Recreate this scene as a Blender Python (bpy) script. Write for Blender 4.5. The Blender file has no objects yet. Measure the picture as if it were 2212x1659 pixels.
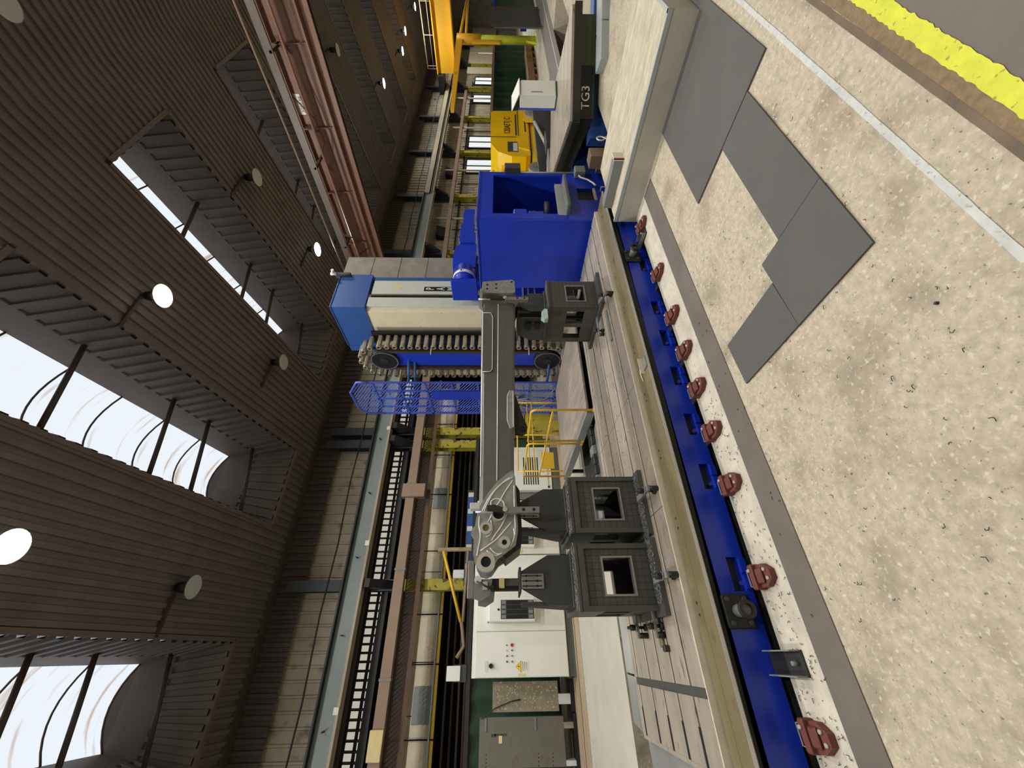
import bpy, math, random
from mathutils import Vector, Matrix
from math import sin, cos, pi, radians
random.seed(7)
scene = bpy.context.scene
COL = scene.collection
# ------------------------------------------------------------------ camera
cam_d = bpy.data.cameras.new('camera'); cam = bpy.data.objects.new('camera', cam_d); COL.objects.link(cam)
scene.camera = cam
cam_d.sensor_fit = 'HORIZONTAL'; cam_d.sensor_width = 36.0
cam_d.lens = 845.0 / 2212.0 * 36.0
cam_d.clip_start = 0.05; cam_d.clip_end = 300
YAW, PITCH = radians(34.7), radians(1.45)
f0 = Vector((sin(YAW), cos(YAW), 0)); rt = Vector((cos(YAW), -sin(YAW), 0)); up0 = Vector((0, 0, 1))
fwd = f0 * cos(PITCH) - up0 * sin(PITCH); upv = up0 * cos(PITCH) + f0 * sin(PITCH)
# the photograph was taken with the camera turned on its side: picture-right is world-down
mx = Matrix.Identity(4)
for i, v in enumerate((-upv, rt, -fwd)):
    for k in range(3): mx[k][i] = v[k]
mx[0][3], mx[1][3], mx[2][3] = 0, 0, 1.6
cam.matrix_world = mx
# ------------------------------------------------------------------ world, view
w = bpy.data.worlds.new('world'); scene.world = w; w.use_nodes = True
w.node_tree.nodes['Background'].inputs[0].default_value = (0.75, 0.85, 1.0, 1)
w.node_tree.nodes['Background'].inputs[1].default_value = 0.3
scene.view_settings.view_transform = 'Standard'; scene.view_settings.look = 'None'
scene.view_settings.gamma = 1.0; scene.view_settings.use_curve_mapping = False
scene.view_settings.exposure = 0.0
LAMP_W = 880.0
SKY_E = 1.05
# ------------------------------------------------------------------ materials
def lin(h):
    h = h.lstrip('#'); r = []
    for i in (0, 2, 4):
        c = int(h[i:i+2], 16) / 255
        r.append(c / 12.92 if c <= .04045 else ((c + .055) / 1.055) ** 2.4)
    return (*r, 1)
MATS = {}
def mat(key, hexc, rough=.6, metal=0., var=.12, scale=4., bump=0., bscale=40., stretch=None, spots=None, spec=None):
    """principled with object-space noise: large mottling, optional dark specks and fine relief"""
    m = bpy.data.materials.new(key); m.use_nodes = True
    nt = m.node_tree; N = nt.nodes; Lk = nt.links; b = N['Principled BSDF']
    b.inputs['Roughness'].default_value = rough; b.inputs['Metallic'].default_value = metal
    if spec is not None: b.inputs['Specular IOR Level'].default_value = spec
    c = lin(hexc)
    tc = N.new('ShaderNodeTexCoord'); mp = N.new('ShaderNodeMapping')
    Lk.new(tc.outputs['Object'], mp.inputs['Vector'])
    if stretch: mp.inputs['Scale'].default_value = stretch
    col = None
    if var:
        n = N.new('ShaderNodeTexNoise'); n.inputs['Scale'].default_value = scale; n.inputs['Detail'].default_value = 8
        n.inputs['Roughness'].default_value = .65
        Lk.new(mp.outputs[0], n.inputs['Vector'])
        r = N.new('ShaderNodeValToRGB'); e = r.color_ramp.elements
        e[0].position = .3; e[1].position = .72
        e[0].color = tuple(x * (1 - var) for x in c[:3]) + (1,)
        e[1].color = tuple(min(1, x * (1 + var)) for x in c[:3]) + (1,)
        Lk.new(n.outputs['Fac'], r.inputs['Fac']); col = r.outputs['Color']
    for sc, lo, hi, hx in ([] if not spots else [spots] if not isinstance(spots, list) else spots):
        n2 = N.new('ShaderNodeTexNoise'); n2.inputs['Scale'].default_value = sc; n2.inputs['Detail'].default_value = 4
        Lk.new(mp.outputs[0], n2.inputs['Vector'])
        r2 = N.new('ShaderNodeValToRGB'); e = r2.color_ramp.elements
        e[0].position = lo; e[1].position = hi; e[0].color = (0, 0, 0, 1); e[1].color = (1, 1, 1, 1)
        Lk.new(n2.outputs['Fac'], r2.inputs['Fac'])
        mixn = N.new('ShaderNodeMix'); mixn.data_type = 'RGBA'
        Lk.new(r2.outputs['Color'], mixn.inputs[0])
        if col: Lk.new(col, mixn.inputs[6])
        else: mixn.inputs[6].default_value = c
        mixn.inputs[7].default_value = lin(hx); col = mixn.outputs[2]
    if col: Lk.new(col, b.inputs['Base Color'])
    else: b.inputs['Base Color'].default_value = c
    if bump:
        n3 = N.new('ShaderNodeTexNoise'); n3.inputs['Scale'].default_value = bscale; n3.inputs['Detail'].default_value = 5
        Lk.new(mp.outputs[0], n3.inputs['Vector'])
        bp = N.new('ShaderNodeBump'); bp.inputs['Strength'].default_value = bump; bp.inputs['Distance'].default_value = .01
        Lk.new(n3.outputs['Fac'], bp.inputs['Height']); Lk.new(bp.outputs[0], b.inputs['Normal'])
    MATS[key] = m; return m
def emit(key, hexc, strength, stain=0.0):
    m = bpy.data.materials.new(key); m.use_nodes = True; nt = m.node_tree; N = nt.nodes; Lk = nt.links
    N.remove(N['Principled BSDF']); e = N.new('ShaderNodeEmission'); e.inputs[1].default_value = strength
    e.inputs[0].default_value = lin(hexc)
    if stain:
        tc = N.new('ShaderNodeTexCoord'); mp = N.new('ShaderNodeMapping'); mp.inputs['Scale'].default_value = (.8, 9, .8)
        n = N.new('ShaderNodeTexNoise'); n.inputs['Scale'].default_value = .7; n.inputs['Detail'].default_value = 9
        r = N.new('ShaderNodeValToRGB'); el = r.color_ramp.elements
        el[0].position = .28; el[1].position = .42; el[0].color = lin('#bda892'); el[1].color = lin(hexc)
        Lk.new(tc.outputs['Object'], mp.inputs[0]); Lk.new(mp.outputs[0], n.inputs['Vector'])
        Lk.new(n.outputs['Fac'], r.inputs['Fac']); Lk.new(r.outputs[0], e.inputs[0])
    Lk.new(e.outputs[0], N['Material Output'].inputs['Surface']); MATS[key] = m; return m
mat('concrete', '#b5aa95', .85, 0, .24, 24, .5, 90, spots=[(3.2, .50, .70, '#968a77'), (42, .57, .72, '#cfc6b4'), (60, .65, .72, '#675e53')])
mat('concrete_strip', '#bfb8a8', .85, 0, .22, 5, .3, 60, spots=(30, .63, .72, '#857d70'))
mat('concrete_far', '#b9b4a5', .7, 0, .12, 1.5, .1, 50)
mat('plank_floor', '#a8957a', .75, 0, .3, 2.0, .15, 60, stretch=(.25, 3, 1))
mat('plinth_top', '#b8ae99', .85, 0, .28, 14, .3, 40, stretch=(1, .35, 1))
mat('plinth_side', '#aba69a', .8, 0, .1, 4, .15, 50)
mat('steel_strip', '#6d645c', .6, .2, .15, 3, .05, 80)
mat('rubber', '#565350', .75, 0, .1, 3, .25, 160)
mat('white_paint', '#bfc0bb', .6, 0, .15, 12, .2, 60, spots=(45, .62, .70, '#a19886'))
mat('yellow_paint', '#cdd036', .6, 0, .14, 14, .25, 50, spots=(40, .63, .70, '#a88a34'))
mat('groove', '#6b5c4c', .8, 0, .25, 6, .2, 40)
mat('worn', '#7f6a4f', .8, 0, .3, 25, .3, 60)
mat('aisle', '#6d645d', .7, 0, .12, 3, .15, 60)
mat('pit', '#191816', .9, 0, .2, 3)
mat('roof', '#6b625d', .55, .0, .16, 1.2)
mat('roof_trim', '#6c6059', .55, .0, .12, 1.5)
mat('fascia', '#4a3d36', .6, .0, .15, 1.5)
mat('wall_sheet', '#a59c88', .6, 0, .28, .8, spots=(2.2, .58, .75, '#5a5245'))
mat('wall_dark', '#2a2623', .9, 0, .2, 1)
mat('girder', '#7b8684', .5, 0, .08, 2)
mat('girder_tan', '#a2957f', .5, 0, .1, 2)
mat('black_steel', '#1c1d20', .5, .2, .2, 4)
mat('column', '#3b4048', .5, .1, .15, 2)
mat('yellow_column', '#a89b30', .55, 0, .3, 3, spots=(5, .58, .64, '#3c3820'))
mat('tray', '#8c7460', .5, .1, .1, 3)
mat('brown_dark', '#3a2a20', .7, 0, .2, 3)
mat('cream', '#f0e4c8', .6, 0, .1, 2.5)
mat('grey_cover', '#9aa0a0', .5, 0, .08, 3)
mat('safety_yellow', '#e0b52e', .45, 0, .06, 3)
mat('crane_orange', '#7d5b49', .5, 0, .12, 2)
mat('crane_yellow', '#e9ad20', .45, 0, .06, 1)
mat('blue', '#1a37b4', .32, 0, .10, 1.5)
mat('blue_old', '#2d5496', .4, 0, .12, 2)
mat('blue_mesh', '#3c56b8', .4, 0, .05, 3)
mat('tplate', '#b0a596', .45, .35, .16, 3, .1, 90, stretch=(.6, 2, 1), spots=(9, .60, .72, '#7b6f62'))
mat('ledge', '#7f7455', .45, .3, .16, 3, .08, 60, spots=(6, .60, .75, '#5c5035'))
mat('bright_steel', '#dadad6', .28, .6, .08, 6)
mat('sheet_steel', '#d6d8d8', .3, .75, .12, 2)
mat('lip', '#d8cfbb', .5, .2, .1, 10)
mat('dark_steel', '#34332f', .5, .4, .15, 8)
mat('fixture', '#53534f', .5, .35, .12, 10, .06, 120)
mat('fixture_plate', '#434444', .55, .2, .08, 5)
mat('cut_steel', '#9b9a97', .32, .6, .1, 20)
mat('boom', '#6f6f6b', .42, .55, .12, 6, .08, 80, stretch=(.6, 2, 2))
mat('ground_steel', '#a9a9a6', .35, .55, .25, 14, .08, 60)
mat('weld_and_glint', '#f2f2ee', .3, .1, .05, 30)
mat('red_shoe', '#65332a', .6, .1, .15, 20)
mat('cabinet', '#e2e2da', .4, 0, .03, 2)
mat('cabinet_grey', '#cfd0c8', .4, 0, .03, 2)  # slightly greyer off-white for housings and small fittings
mat('plinth_green', '#575c55', .6, 0, .08, 3)
mat('curtain', '#1d3a26', .45, 0, .25, 2.5, stretch=(3, 1, .3))
mat('grey_board', '#68665b', .7, 0, .1, 3, spots=(3, .58, .75, '#5a4c3d'))
mat('speck_board', '#87806c', .8, 0, .2, 8, .2, 50, spots=(26, .6, .68, '#c8bea4'))
mat('cream_machine', '#d6cdb1', .5, 0, .08, 4, spots=(9, .68, .74, '#a3987e'))
mat('white_machine', '#c3c6b8', .45, 0, .06, 2)
mat('bellows', '#918c80', .5, .2, .22, 3.5)
mat('pot', '#9c927e', .45, .2, .15, 30)
mat('black', '#0d0d0e', .5, 0, 0)
mat('dark_grey', '#3b3d3e', .5, 0, .08, 5)
mat('mid_grey', '#777a78', .5, 0, .08, 5)
mat('lift_yellow', '#e6b800', .35, 0, .08, 3)
mat('tyre', '#8b8880', .7, 0, .1, 8)
mat('wood', '#8d7a5f', .75, 0, .3, 3, .1, 40, stretch=(1, 6, 1))
mat('grey_plank', '#8f857a', .75, 0, .28, 3, .1, 50, stretch=(5, .5, 1))
mat('pallet_wood', '#8a6844', .8, 0, .25, 4)
mat('red', '#a82a20', .4, 0, .05, 5)
mat('sign_yellow', '#f0c818', .5, 0, .03, 5)
mat('sign_white', '#e8e6da', .5, 0, .04, 5)
mat('tag_cream', '#d8c68f', .6, 0, .08, 9)
mat('brass', '#8d7a4c', .4, .6, .12, 20)
mat('olive', '#4c4f35', .5, .1, .12, 4)
mat('tg_dark', '#332f2b', .45, .3, .1, 5)
mat('glass_lens', '#c8ccc8', .15, .1, 0)
mat('reflector', '#8d8c88', .35, .6, .05, 5)
mat('violet', '#4a4fb0', .4, 0, .05, 3)
mat('cable_grey', '#8e8c84', .5, 0, 0)
mat('cloth', '#b9cfcf', .8, 0, .2, 20)
mat('mesh_brown', '#5f4a39', .7, .1, .1, 5)
emit('lamp_lit', '#fffdf2', 45)
emit('lamp_cool', '#f0fff4', 45)
emit('sky_pane', '#e9eff6', SKY_E, stain=.5)
emit('wall_pane', '#f1f4f2', 1.0)
emit('louvre_pane', '#e8e0d0', .6)
# ------------------------------------------------------------------ mesh builder
class MB:
    def __init__(s): s.v = []; s.f = []; s.sm = set()
    def add(s, vs, fs, smooth=False):
        o = len(s.v); s.v += [tuple(p) for p in vs]
        for f in fs:
            if smooth: s.sm.add(len(s.f))
            s.f.append([i + o for i in f])
        return s
    def box(s, x0, x1, y0, y1, z0, z1):
        vs = [(x, y, z) for x in (x0, x1) for y in (y0, y1) for z in (z0, z1)]
        return s.add(vs, [(0, 1, 3, 2), (4, 6, 7, 5), (0, 4, 5, 1), (2, 3, 7, 6), (0, 2, 6, 4), (1, 5, 7, 3)])
    def cb(s, x0, x1, y0, y1, z0, z1, c):
        """box with chamfered edges (top and bottom rims and verticals)"""
        def ring(d, z):
            return [(x0+d+c, y0+d, z), (x1-d-c, y0+d, z), (x1-d, y0+d+c, z), (x1-d, y1-d-c, z), (x1-d-c, y1-d, z), (x0+d+c, y1-d, z), (x0+d, y1-d-c, z), (x0+d, y0+d+c, z)]
        rs = [ring(c, z0), ring(0, z0+c), ring(0, z1-c), ring(c, z1)]
        vs = sum(rs, []); fs = [list(range(7, -1, -1)), list(range(24, 32))]
        for r in range(3):
            for i in range(8):
                j = (i + 1) % 8; fs.append((r*8+i, r*8+j, r*8+8+j, r*8+8+i))
        return s.add(vs, fs)
    def prism(s, pts, axis, a, b):
        """polygon pts (2D) extruded along axis x/y/z from a to b; 2D order is (y,z),(x,z),(x,y)"""
        def p(q, t): return {'x': (t, q[0], q[1]), 'y': (q[0], t, q[1]), 'z': (q[0], q[1], t)}[axis]
        n = len(pts); vs = [p(q, a) for q in pts] + [p(q, b) for q in pts]
        fs = [list(range(n)), list(range(2*n-1, n-1, -1))]
        for i in range(n): j = (i+1) % n; fs.append((i, i+n, j+n, j))
        return s.add(vs, fs)
    def cyl(s, p0, p1, r0, r1=None, n=14, cap=True):
        r1 = r0 if r1 is None else r1
        p0 = Vector(p0); p1 = Vector(p1); d = (p1 - p0).normalized()
        a = d.orthogonal().normalized(); b = d.cross(a)
        vs = []
        for p, r in ((p0, r0), (p1, r1)):
            vs += [p + a * (r * cos(2*pi*i/n)) + b * (r * sin(2*pi*i/n)) for i in range(n)]
        s.add(vs, [(i, (i+1) % n, n+(i+1) % n, n+i) for i in range(n)], True)
        if cap: s.add(vs, [list(range(n-1, -1, -1)), list(range(n, 2*n))])
        return s
    def tube(s, pts, r, n=6, closed=False):
        P = [Vector(p) for p in pts]; m = len(P); vs = []; a = None
        for i in range(m):
            if closed: t = P[(i+1) % m] - P[i-1]
            else: t = P[min(i+1, m-1)] - P[max(i-1, 0)]
            t.normalize()
            if a is None: a = t.orthogonal().normalized()
            else: a = (a - t * a.dot(t)); a = a.normalized() if a.length > 1e-6 else t.orthogonal().normalized()
            b = t.cross(a)
            vs += [P[i] + a * (r * cos(2*pi*k/n)) + b * (r * sin(2*pi*k/n)) for k in range(n)]
        fs = []
        for i in range(m if closed else m-1):
            q = (i+1) % m
            for k in range(n): fs.append((i*n+k, i*n+(k+1) % n, q*n+(k+1) % n, q*n+k))
        s.add(vs, fs, True)
        if not closed: s.add(vs, [list(range(n-1, -1, -1)), list(range((m-1)*n, m*n))])
        return s
    def ring(s, c, axis, ro, ri, h, n=20):
        """annular cylinder: c is one end's centre, axis vector, outer/inner radius, length"""
        c = Vector(c); d = Vector(axis).normalized(); a = d.orthogonal().normalized(); b = d.cross(a); vs = []
        for r, t in ((ro, 0), (ro, h), (ri, h), (ri, 0)):
            vs += [c + d*t + a*(r*cos(2*pi*i/n)) + b*(r*sin(2*pi*i/n)) for i in range(n)]
        fs = []
        for k in range(4):
            q = (k+1) % 4
            for i in range(n): j = (i+1) % n; fs.append((k*n+i, k*n+j, q*n+j, q*n+i))
        return s.add(vs, fs, False)
    def plate_hole(s, axis, a, b, u0, u1, v0, v1, holes):
        """rectangular plate normal to axis, with rectangular holes [(u0,u1,v0,v1)] sharing one v-range, listed by u"""
        def bx(p0, p1, q0, q1):
            if p1 - p0 < 1e-6 or q1 - q0 < 1e-6: return
            if axis == 'y': s.box(p0, p1, a, b, q0, q1)
            elif axis == 'x': s.box(a, b, p0, p1, q0, q1)
            else: s.box(p0, p1, q0, q1, a, b)
        h0, h1 = holes[0][2], holes[0][3]
        bx(u0, u1, v0, h0); bx(u0, u1, h1, v1); c = u0
        for h in holes: bx(c, h[0], h0, h1); c = h[1]
        bx(c, u1, h0, h1)
        return s
    def ribs(s, o, u, v, nrm, length, period, depth, duty=.5, v1=None, phase=0.):
        """trapezoid-ribbed sheet from o along u (length), edge to edge along v (v1 at the far end), ribs along nrm"""
        o = Vector(o); u = Vector(u); v = Vector(v); nrm = Vector(nrm); v1 = Vector(v1) if v1 is not None else v
        st = [(0., 0.)] if phase else []; x = -phase
        while x < length - 1e-6:
            for fr, d in ((0, 0), (duty - .06, 0), (duty, depth), (.94, depth)):
                q = x + fr * period
                if 0 <= q < length: st.append((q, d))
            x += period
        st.append((length, 0)); vs = []
        for q, d in st:
            p = o + u * q + nrm * d; t = q / length
            vs += [p, p + v * (1 - t) + v1 * t]
        return s.add(vs, [(2*i, 2*i+2, 2*i+3, 2*i+1) for i in range(len(st)-1)])
    def text(s, body, size, M, ext=.0015, sx=1.0):
        cu = bpy.data.curves.new('t', 'FONT'); cu.body = body; cu.size = size; cu.extrude = ext; cu.align_x = 'CENTER'; cu.align_y = 'CENTER'
        cu.resolution_u = 3
        ob = bpy.data.objects.new('t', cu); COL.objects.link(ob); bpy.context.view_layer.update()
        me = ob.to_mesh(); T = M @ Matrix.Diagonal((sx, 1, 1, 1))
        s.add([T @ x.co for x in me.vertices], [list(p.vertices) for p in me.polygons])
        ob.to_mesh_clear(); bpy.data.objects.remove(ob); bpy.data.curves.remove(cu); return s
    def build(s, name, m, parent=None, local=False, smooth_angle=None):
        off = Vector((0, 0, 0))
        if parent is not None and not local: off = LOC.get(parent.name, Vector((0, 0, 0)))
        me = bpy.data.meshes.new(name)
        me.from_pydata([tuple(Vector(p) - off) for p in s.v], [], s.f)
        if s.sm:
            for i in s.sm: me.polygons[i].use_smooth = True
        me.materials.append(MATS[m]); me.update()
        import bmesh
        bm = bmesh.new(); bm.from_mesh(me); bmesh.ops.remove_doubles(bm, verts=bm.verts, dist=1e-6)
        bmesh.ops.recalc_face_normals(bm, faces=bm.faces); bm.to_mesh(me); bm.free()
        o = bpy.data.objects.new(name, me); COL.objects.link(o)
        if parent is not None: o.parent = parent; LOC[o.name] = off
        return o
LOC = {}
def B(*a): return MB().box(*a)
def CB(*a): return MB().cb(*a)
def tag(o, label, cat, group=None):
    o['label'] = label; o['category'] = cat
    if group: o['group'] = group
    return o
def thing(name, label, cat, loc=(0, 0, 0), rz=0, group=None):
    o = bpy.data.objects.new(name, None); COL.objects.link(o); o.location = loc; o.rotation_euler = (0, 0, rz)
    o.empty_display_size = .1; LOC[o.name] = Vector(loc)
    return tag(o, label, cat, group)
def solo(name, mb, m, label, cat, loc=None, group=None, local=False):
    """a thing that is one mesh, its origin at loc"""
    loc = Vector(loc) if loc is not None else Vector((0, 0, 0))
    if not local: mb.v = [tuple(Vector(p) - loc) for p in mb.v]
    o = mb.build(name, m); o.location = loc; LOC[o.name] = loc
    return tag(o, label, cat, group)
def struct(name, mb, m, parent=None):
    o = mb.build(name, m, parent); o['kind'] = 'structure'; return o
def dup(root, loc, rz=None, label=None, group=None):
    r = root.copy(); COL.objects.link(r); r.location = loc; LOC[r.name] = Vector(loc)
    if rz is not None: r.rotation_euler = (0, 0, rz)
    if label: r['label'] = label
    if group: r['group'] = group
    def kids(src, dst):
        for ch in [c for c in ALL() if c.parent == src]:
            c = ch.copy(); COL.objects.link(c); c.parent = dst; kids(ch, c)
    kids(root, r); return r
def ALL(): return list(COL.objects)
def front(x, y, z): return Matrix.Translation((x, y, z)) @ Matrix.Rotation(pi/2, 4, 'X')          # reads from -Y
def side(x, y, z): return Matrix.Translation((x, y, z)) @ Matrix.Rotation(-pi/2, 4, 'Z') @ Matrix.Rotation(pi/2, 4, 'X')  # reads from -X
# ================================================================== ROOM SHELL
X0, X1, YB = -9.0, 62.0, -9.0
SL = .175
YR = 3.28        # the roof runs level on the camera's side of this line
def zr(y): return 8.75 + SL * (14 - max(y, YR))
# ---- floor: slab in front of the pit, block of pit floors, far slab
fl = MB()
fl.box(X0, X1, YB, 2.68, -.5, 0)
fl.box(X0, X1, 6.3, 22, -.5, 0)
fl.box(X0, -2.6, 2.68, 6.3, -.5, 0)
fl.box(16, X1, 2.68, 6.3, -.5, 0)
floor = struct('floor', fl, 'concrete')
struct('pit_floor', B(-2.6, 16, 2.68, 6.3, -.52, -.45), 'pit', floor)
B(X0, 60, 6.3, 9.3, 0, .004).build('painted_concrete', 'concrete_far', floor)
B(X0, 60, 9.42, 12.4, 0, .004).build('timber_floor', 'plank_floor', floor)
B(X0, 60, 9.3, 9.42, 0, .006).build('white_line', 'white_paint', floor)
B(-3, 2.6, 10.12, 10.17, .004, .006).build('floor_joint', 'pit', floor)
def drift_line(y0, y1, z, amp, step, k):
    """a floor stripe given by its edges at X=1, drifting slightly across the floor as laid"""
    mb = ragged(y0, y1, -1.0, 12, z, amp, step); mb.v = [(x, y - k*(x - 1), z_) for x, y, z_ in mb.v]; return mb
# the yellow edge has a ragged outline
def ragged(y0, y1, x0, x1, z, amp, step=.035):
    mb = MB(); n = int((x1 - x0) / step); t = []; b = []
    for i in range(n + 1):
        x = x0 + i * step
        t.append((x, y1 + random.uniform(-amp, amp), z)); b.append((x, y0 + random.uniform(-amp, amp), z))
    mb.add(t + b, [(i, i+1, n+2+i, n+1+i) for i in range(n)]); return mb
drift_line(.44, .505, .004, .004, .02, .043).build('yellow_line', 'yellow_paint', floor)
drift_line(.715, .744, .003, .0012, .05, .026).build('white_line', 'white_paint', floor)
drift_line(.545, .572, .002, .001, .1, .034).build('channel', 'groove', floor)
drift_line(.49, .548, .0014, .003, .03, .037).build('worn_strip', 'worn', floor)
MB().prism([(-1, YB), (12, YB), (12, .02), (-1, .56)], 'z', 0, .001).build('aisle_floor', 'aisle', floor)
B(X0, 4.2, 2.175, 2.385, 0, .006).build('steel_strip', 'steel_strip', floor)
B(X0, 4.24, 2.385, 2.68, 0, .003).build('rough_strip', 'concrete_strip', floor)
# ---- ceiling: ribbed roof sheet with well openings
WC = [-.9 + 5.7 * k for k in range(-1, 10)]      # well centres along X
HW, WY0, WY1 = 1.3, 4.57, 12.9
rf = MB(); PER = .235
def roofbit(xa, xb, ya, yb):
    if xb - xa < .02: return
    rf.ribs((xa, ya, zr(ya)), (1, 0, 0), (0, yb - ya, zr(yb) - zr(ya)), (0, 0, -1), xb - xa, PER, .05, phase=(xa - X0) % PER)
roofbit(X0, X1, YB, YR); roofbit(X0, X1, YR, WY0); roofbit(X0, X1, WY1, 14.0)
xs = [X0] + sum([[c - HW, c + HW] for c in WC], []) + [X1]
for i in range(0, len(xs), 2): roofbit(xs[i], xs[i+1], WY0, WY1)
ceiling = struct('ceiling', rf, 'roof')
# solid backing so no daylight leaks between ribs
bk = MB()
def backing(xa, xb, ya, yb):
    bk.add([(xa, ya, zr(ya)+.06), (xb, ya, zr(ya)+.06), (xb, yb, zr(yb)+.06), (xa, yb, zr(yb)+.06)], [(0, 1, 2, 3)])
backing(X0, X1, YB, YR); backing(X0, X1, YR, WY0); backing(X0, X1, WY1, 22)
for i in range(0, len(xs), 2): backing(xs[i], xs[i+1], WY0, WY1)
bk.build('roof_backing', 'fascia', ceiling)
# eave purlin and ridge-side purlin lines
MB().add([(X0, 13.75, zr(13.75)-.12), (X1, 13.75, zr(13.75)-.12), (X1, 13.95, zr(13.95)-.12), (X0, 13.95, zr(13.95)-.12),
          (X0, 13.75, zr(13.75)-.02), (X1, 13.75, zr(13.75)-.02), (X1, 13.95, zr(13.95)-.02), (X0, 13.95, zr(13.95)-.02)],
         [(0, 1, 2, 3), (0, 4, 5, 1), (3, 2, 6, 7), (4, 7, 6, 5)]).build('eave_purlin', 'fascia', ceiling)
# ---- skylight wells
def well(c, k):
    H1, H2, IN1, IN2 = 1.08, .72, .27, .19
    sl = Vector((0, 1, -SL)); L = WY1 - WY0
    base = MB()   # rim trim
    def rimbar(p, q, wd, dn):
        p = Vector(p); q = Vector(q)
        base.add([p, q, q + Vector(wd), p + Vector(wd), p + Vector(dn), q + Vector(dn), q + Vector(wd) + Vector(dn), p + Vector(wd) + Vector(dn)],
                 [(0, 1, 2, 3), (4, 7, 6, 5), (0, 4, 5, 1), (3, 2, 6, 7), (0, 3, 7, 4), (1, 5, 6, 2)])
    z0, z1 = zr(WY0), zr(WY1)
    rimbar((c-HW, WY0, z0), (c-HW, WY1, z1), (-.10, 0, 0), (0, 0, -.07)); rimbar((c+HW, WY0, z0), (c+HW, WY1, z1), (.10, 0, 0), (0, 0, -.07))
    rimbar((c-HW, WY1, z1), (c+HW, WY1, z1), (0, .10, -.0175), (0, 0, -.07)); rimbar((c-HW, WY0, z0), (c+HW, WY0, z0), (0, -.10, .0175), (0, 0, -.07))
    win = base.build('window_%d' % k, 'roof_trim'); win['kind'] = 'structure'
    sides = MB()
    for sg in (-1, 1):
        sides.ribs((c + sg*HW, WY0, z0), sl, (-sg*IN1, 0, H1), (-sg, 0, 0), L, .3, .05, .55)
    for y, dy in ((WY0, IN1), (WY1, -IN1)):
        sides.ribs((c - HW, y, zr(y)), (1, 0, 0), (IN1, dy, H1 - dy*SL), (0, 1 if y == WY0 else -1, 0), 2*HW, .3, .05, .55, v1=(-IN1, dy, H1 - dy*SL))
    sides.build('well_lining', 'roof', win)
    bk_ = MB(); e = .07   # unseen outer skin, added to stop daylight leaking past the lining
    lo = [(c-HW-e, WY0-e, z0), (c+HW+e, WY0-e, z0), (c+HW+e, WY1+e, z1), (c-HW-e, WY1+e, z1)]
    hi = [(x, y, z + H1 + H2) for x, y, z in lo]
    bk_.add([(x, y, z - .05) for x, y, z in lo] + hi, [(0, 1, 5, 4), (1, 2, 6, 5), (2, 3, 7, 6), (3, 0, 4, 7)]); bk_.build('added_well_light_blocker', 'fascia', win)
    # upper band below the glazing
    band = MB(); a, b2 = HW - IN1, HW - IN1 - IN2
    ya, yb = WY0 + IN1, WY1 - IN1; yc, yd = ya + IN2, yb - IN2
    def zz(y, h): return zr(y) + h
    A = [(c-a, ya, zz(ya, H1)), (c+a, ya, zz(ya, H1)), (c+a, yb, zz(yb, H1)), (c-a, yb, zz(yb, H1))]
    Bv = [(c-b2, yc, zz(yc, H1+H2)), (c+b2, yc, zz(yc, H1+H2)), (c+b2, yd, zz(yd, H1+H2)), (c-b2, yd, zz(yd, H1+H2))]
    band.add(A + Bv, [(0, 1, 5, 4), (1, 2, 6, 5), (2, 3, 7, 6), (3, 0, 4, 7)])
    band.build('upper_band', 'roof_trim', win)
    lip = MB()
    for i in range(4):
        p, q = Vector(A[i]), Vector(A[(i+1) % 4]); lip.tube([p, q], .035, 5)
    lip.build('band_edge', 'roof_trim', win)
    # barrel-vault panes between curved ribs
    n = 6; step = (yd - yc) / n; rise = .30; m = 8
    def arc(y, ex=0.):
        pts = []
        for i in range(m + 1):
            t = -1 + 2*i/m; pts.append((c + b2*t, y, zz(y, H1+H2) + rise*(1 - t*t) + ex))
        return pts
    for j in range(n):
        y0, y1 = yc + j*step, yc + (j+1)*step
        p, q = arc(y0), arc(y1)
        MB().add(p + q, [(i, i+1, m+2+i, m+1+i) for i in range(m)]).build('pane', 'sky_pane', win)
    for j in range(n + 1):
        MB().tube([Vector(v) - Vector((0, 0, .02)) for v in arc(yc + j*step)], .022, 5).build('glazing_bar', 'fascia', win)
    for y in (yc, yd):     # gable ends of the vault
        p = arc(y); MB().add(p, [list(range(m+1))]).build('vault_end', 'fascia', win)
    for y in (6.9, 9.2, 10.4, 12.25):   # tie bars across the well
        MB().cyl((c - HW + .2, y, zz(y, .55)), (c + HW - .25, y, zz(y, .95)), .055, n=7).build('tie_bar', 'fascia', win)
for k, c in enumerate(WC): well(c, k + 1)
# roof bracing seen between the wells
# ---- far-side wall at Y=14: fascia, sheet, louvre windows
wl = MB()
wl.ribs((X0, 14.15, 6.45), (1, 0, 0), (0, 0, 1.6), (0, -1, 0), X1 - X0, .34, .045, .80)
wl.ribs((10.3, 14.15, 0), (1, 0, 0), (0, 0, 6.45), (0, -1, 0), X1 - 10.3, .34, .045, .80)
wall = struct('wall_left', wl, 'wall_sheet')
MB().ribs((X0, 14.0, 7.85), (1, 0, 0), (0, 0, .95), (0, -1, 0), X1 - X0, .235, .05).build('eave_fascia', 'fascia', wall)
B(X0, X1, 14.2, 14.26, 6.4, 9.3).build('wall_backing', 'wall_dark', wall)
B(10.3, X1, 14.2, 14.26, 0, 6.4).build('wall_backing', 'wall_dark', wall)
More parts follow.
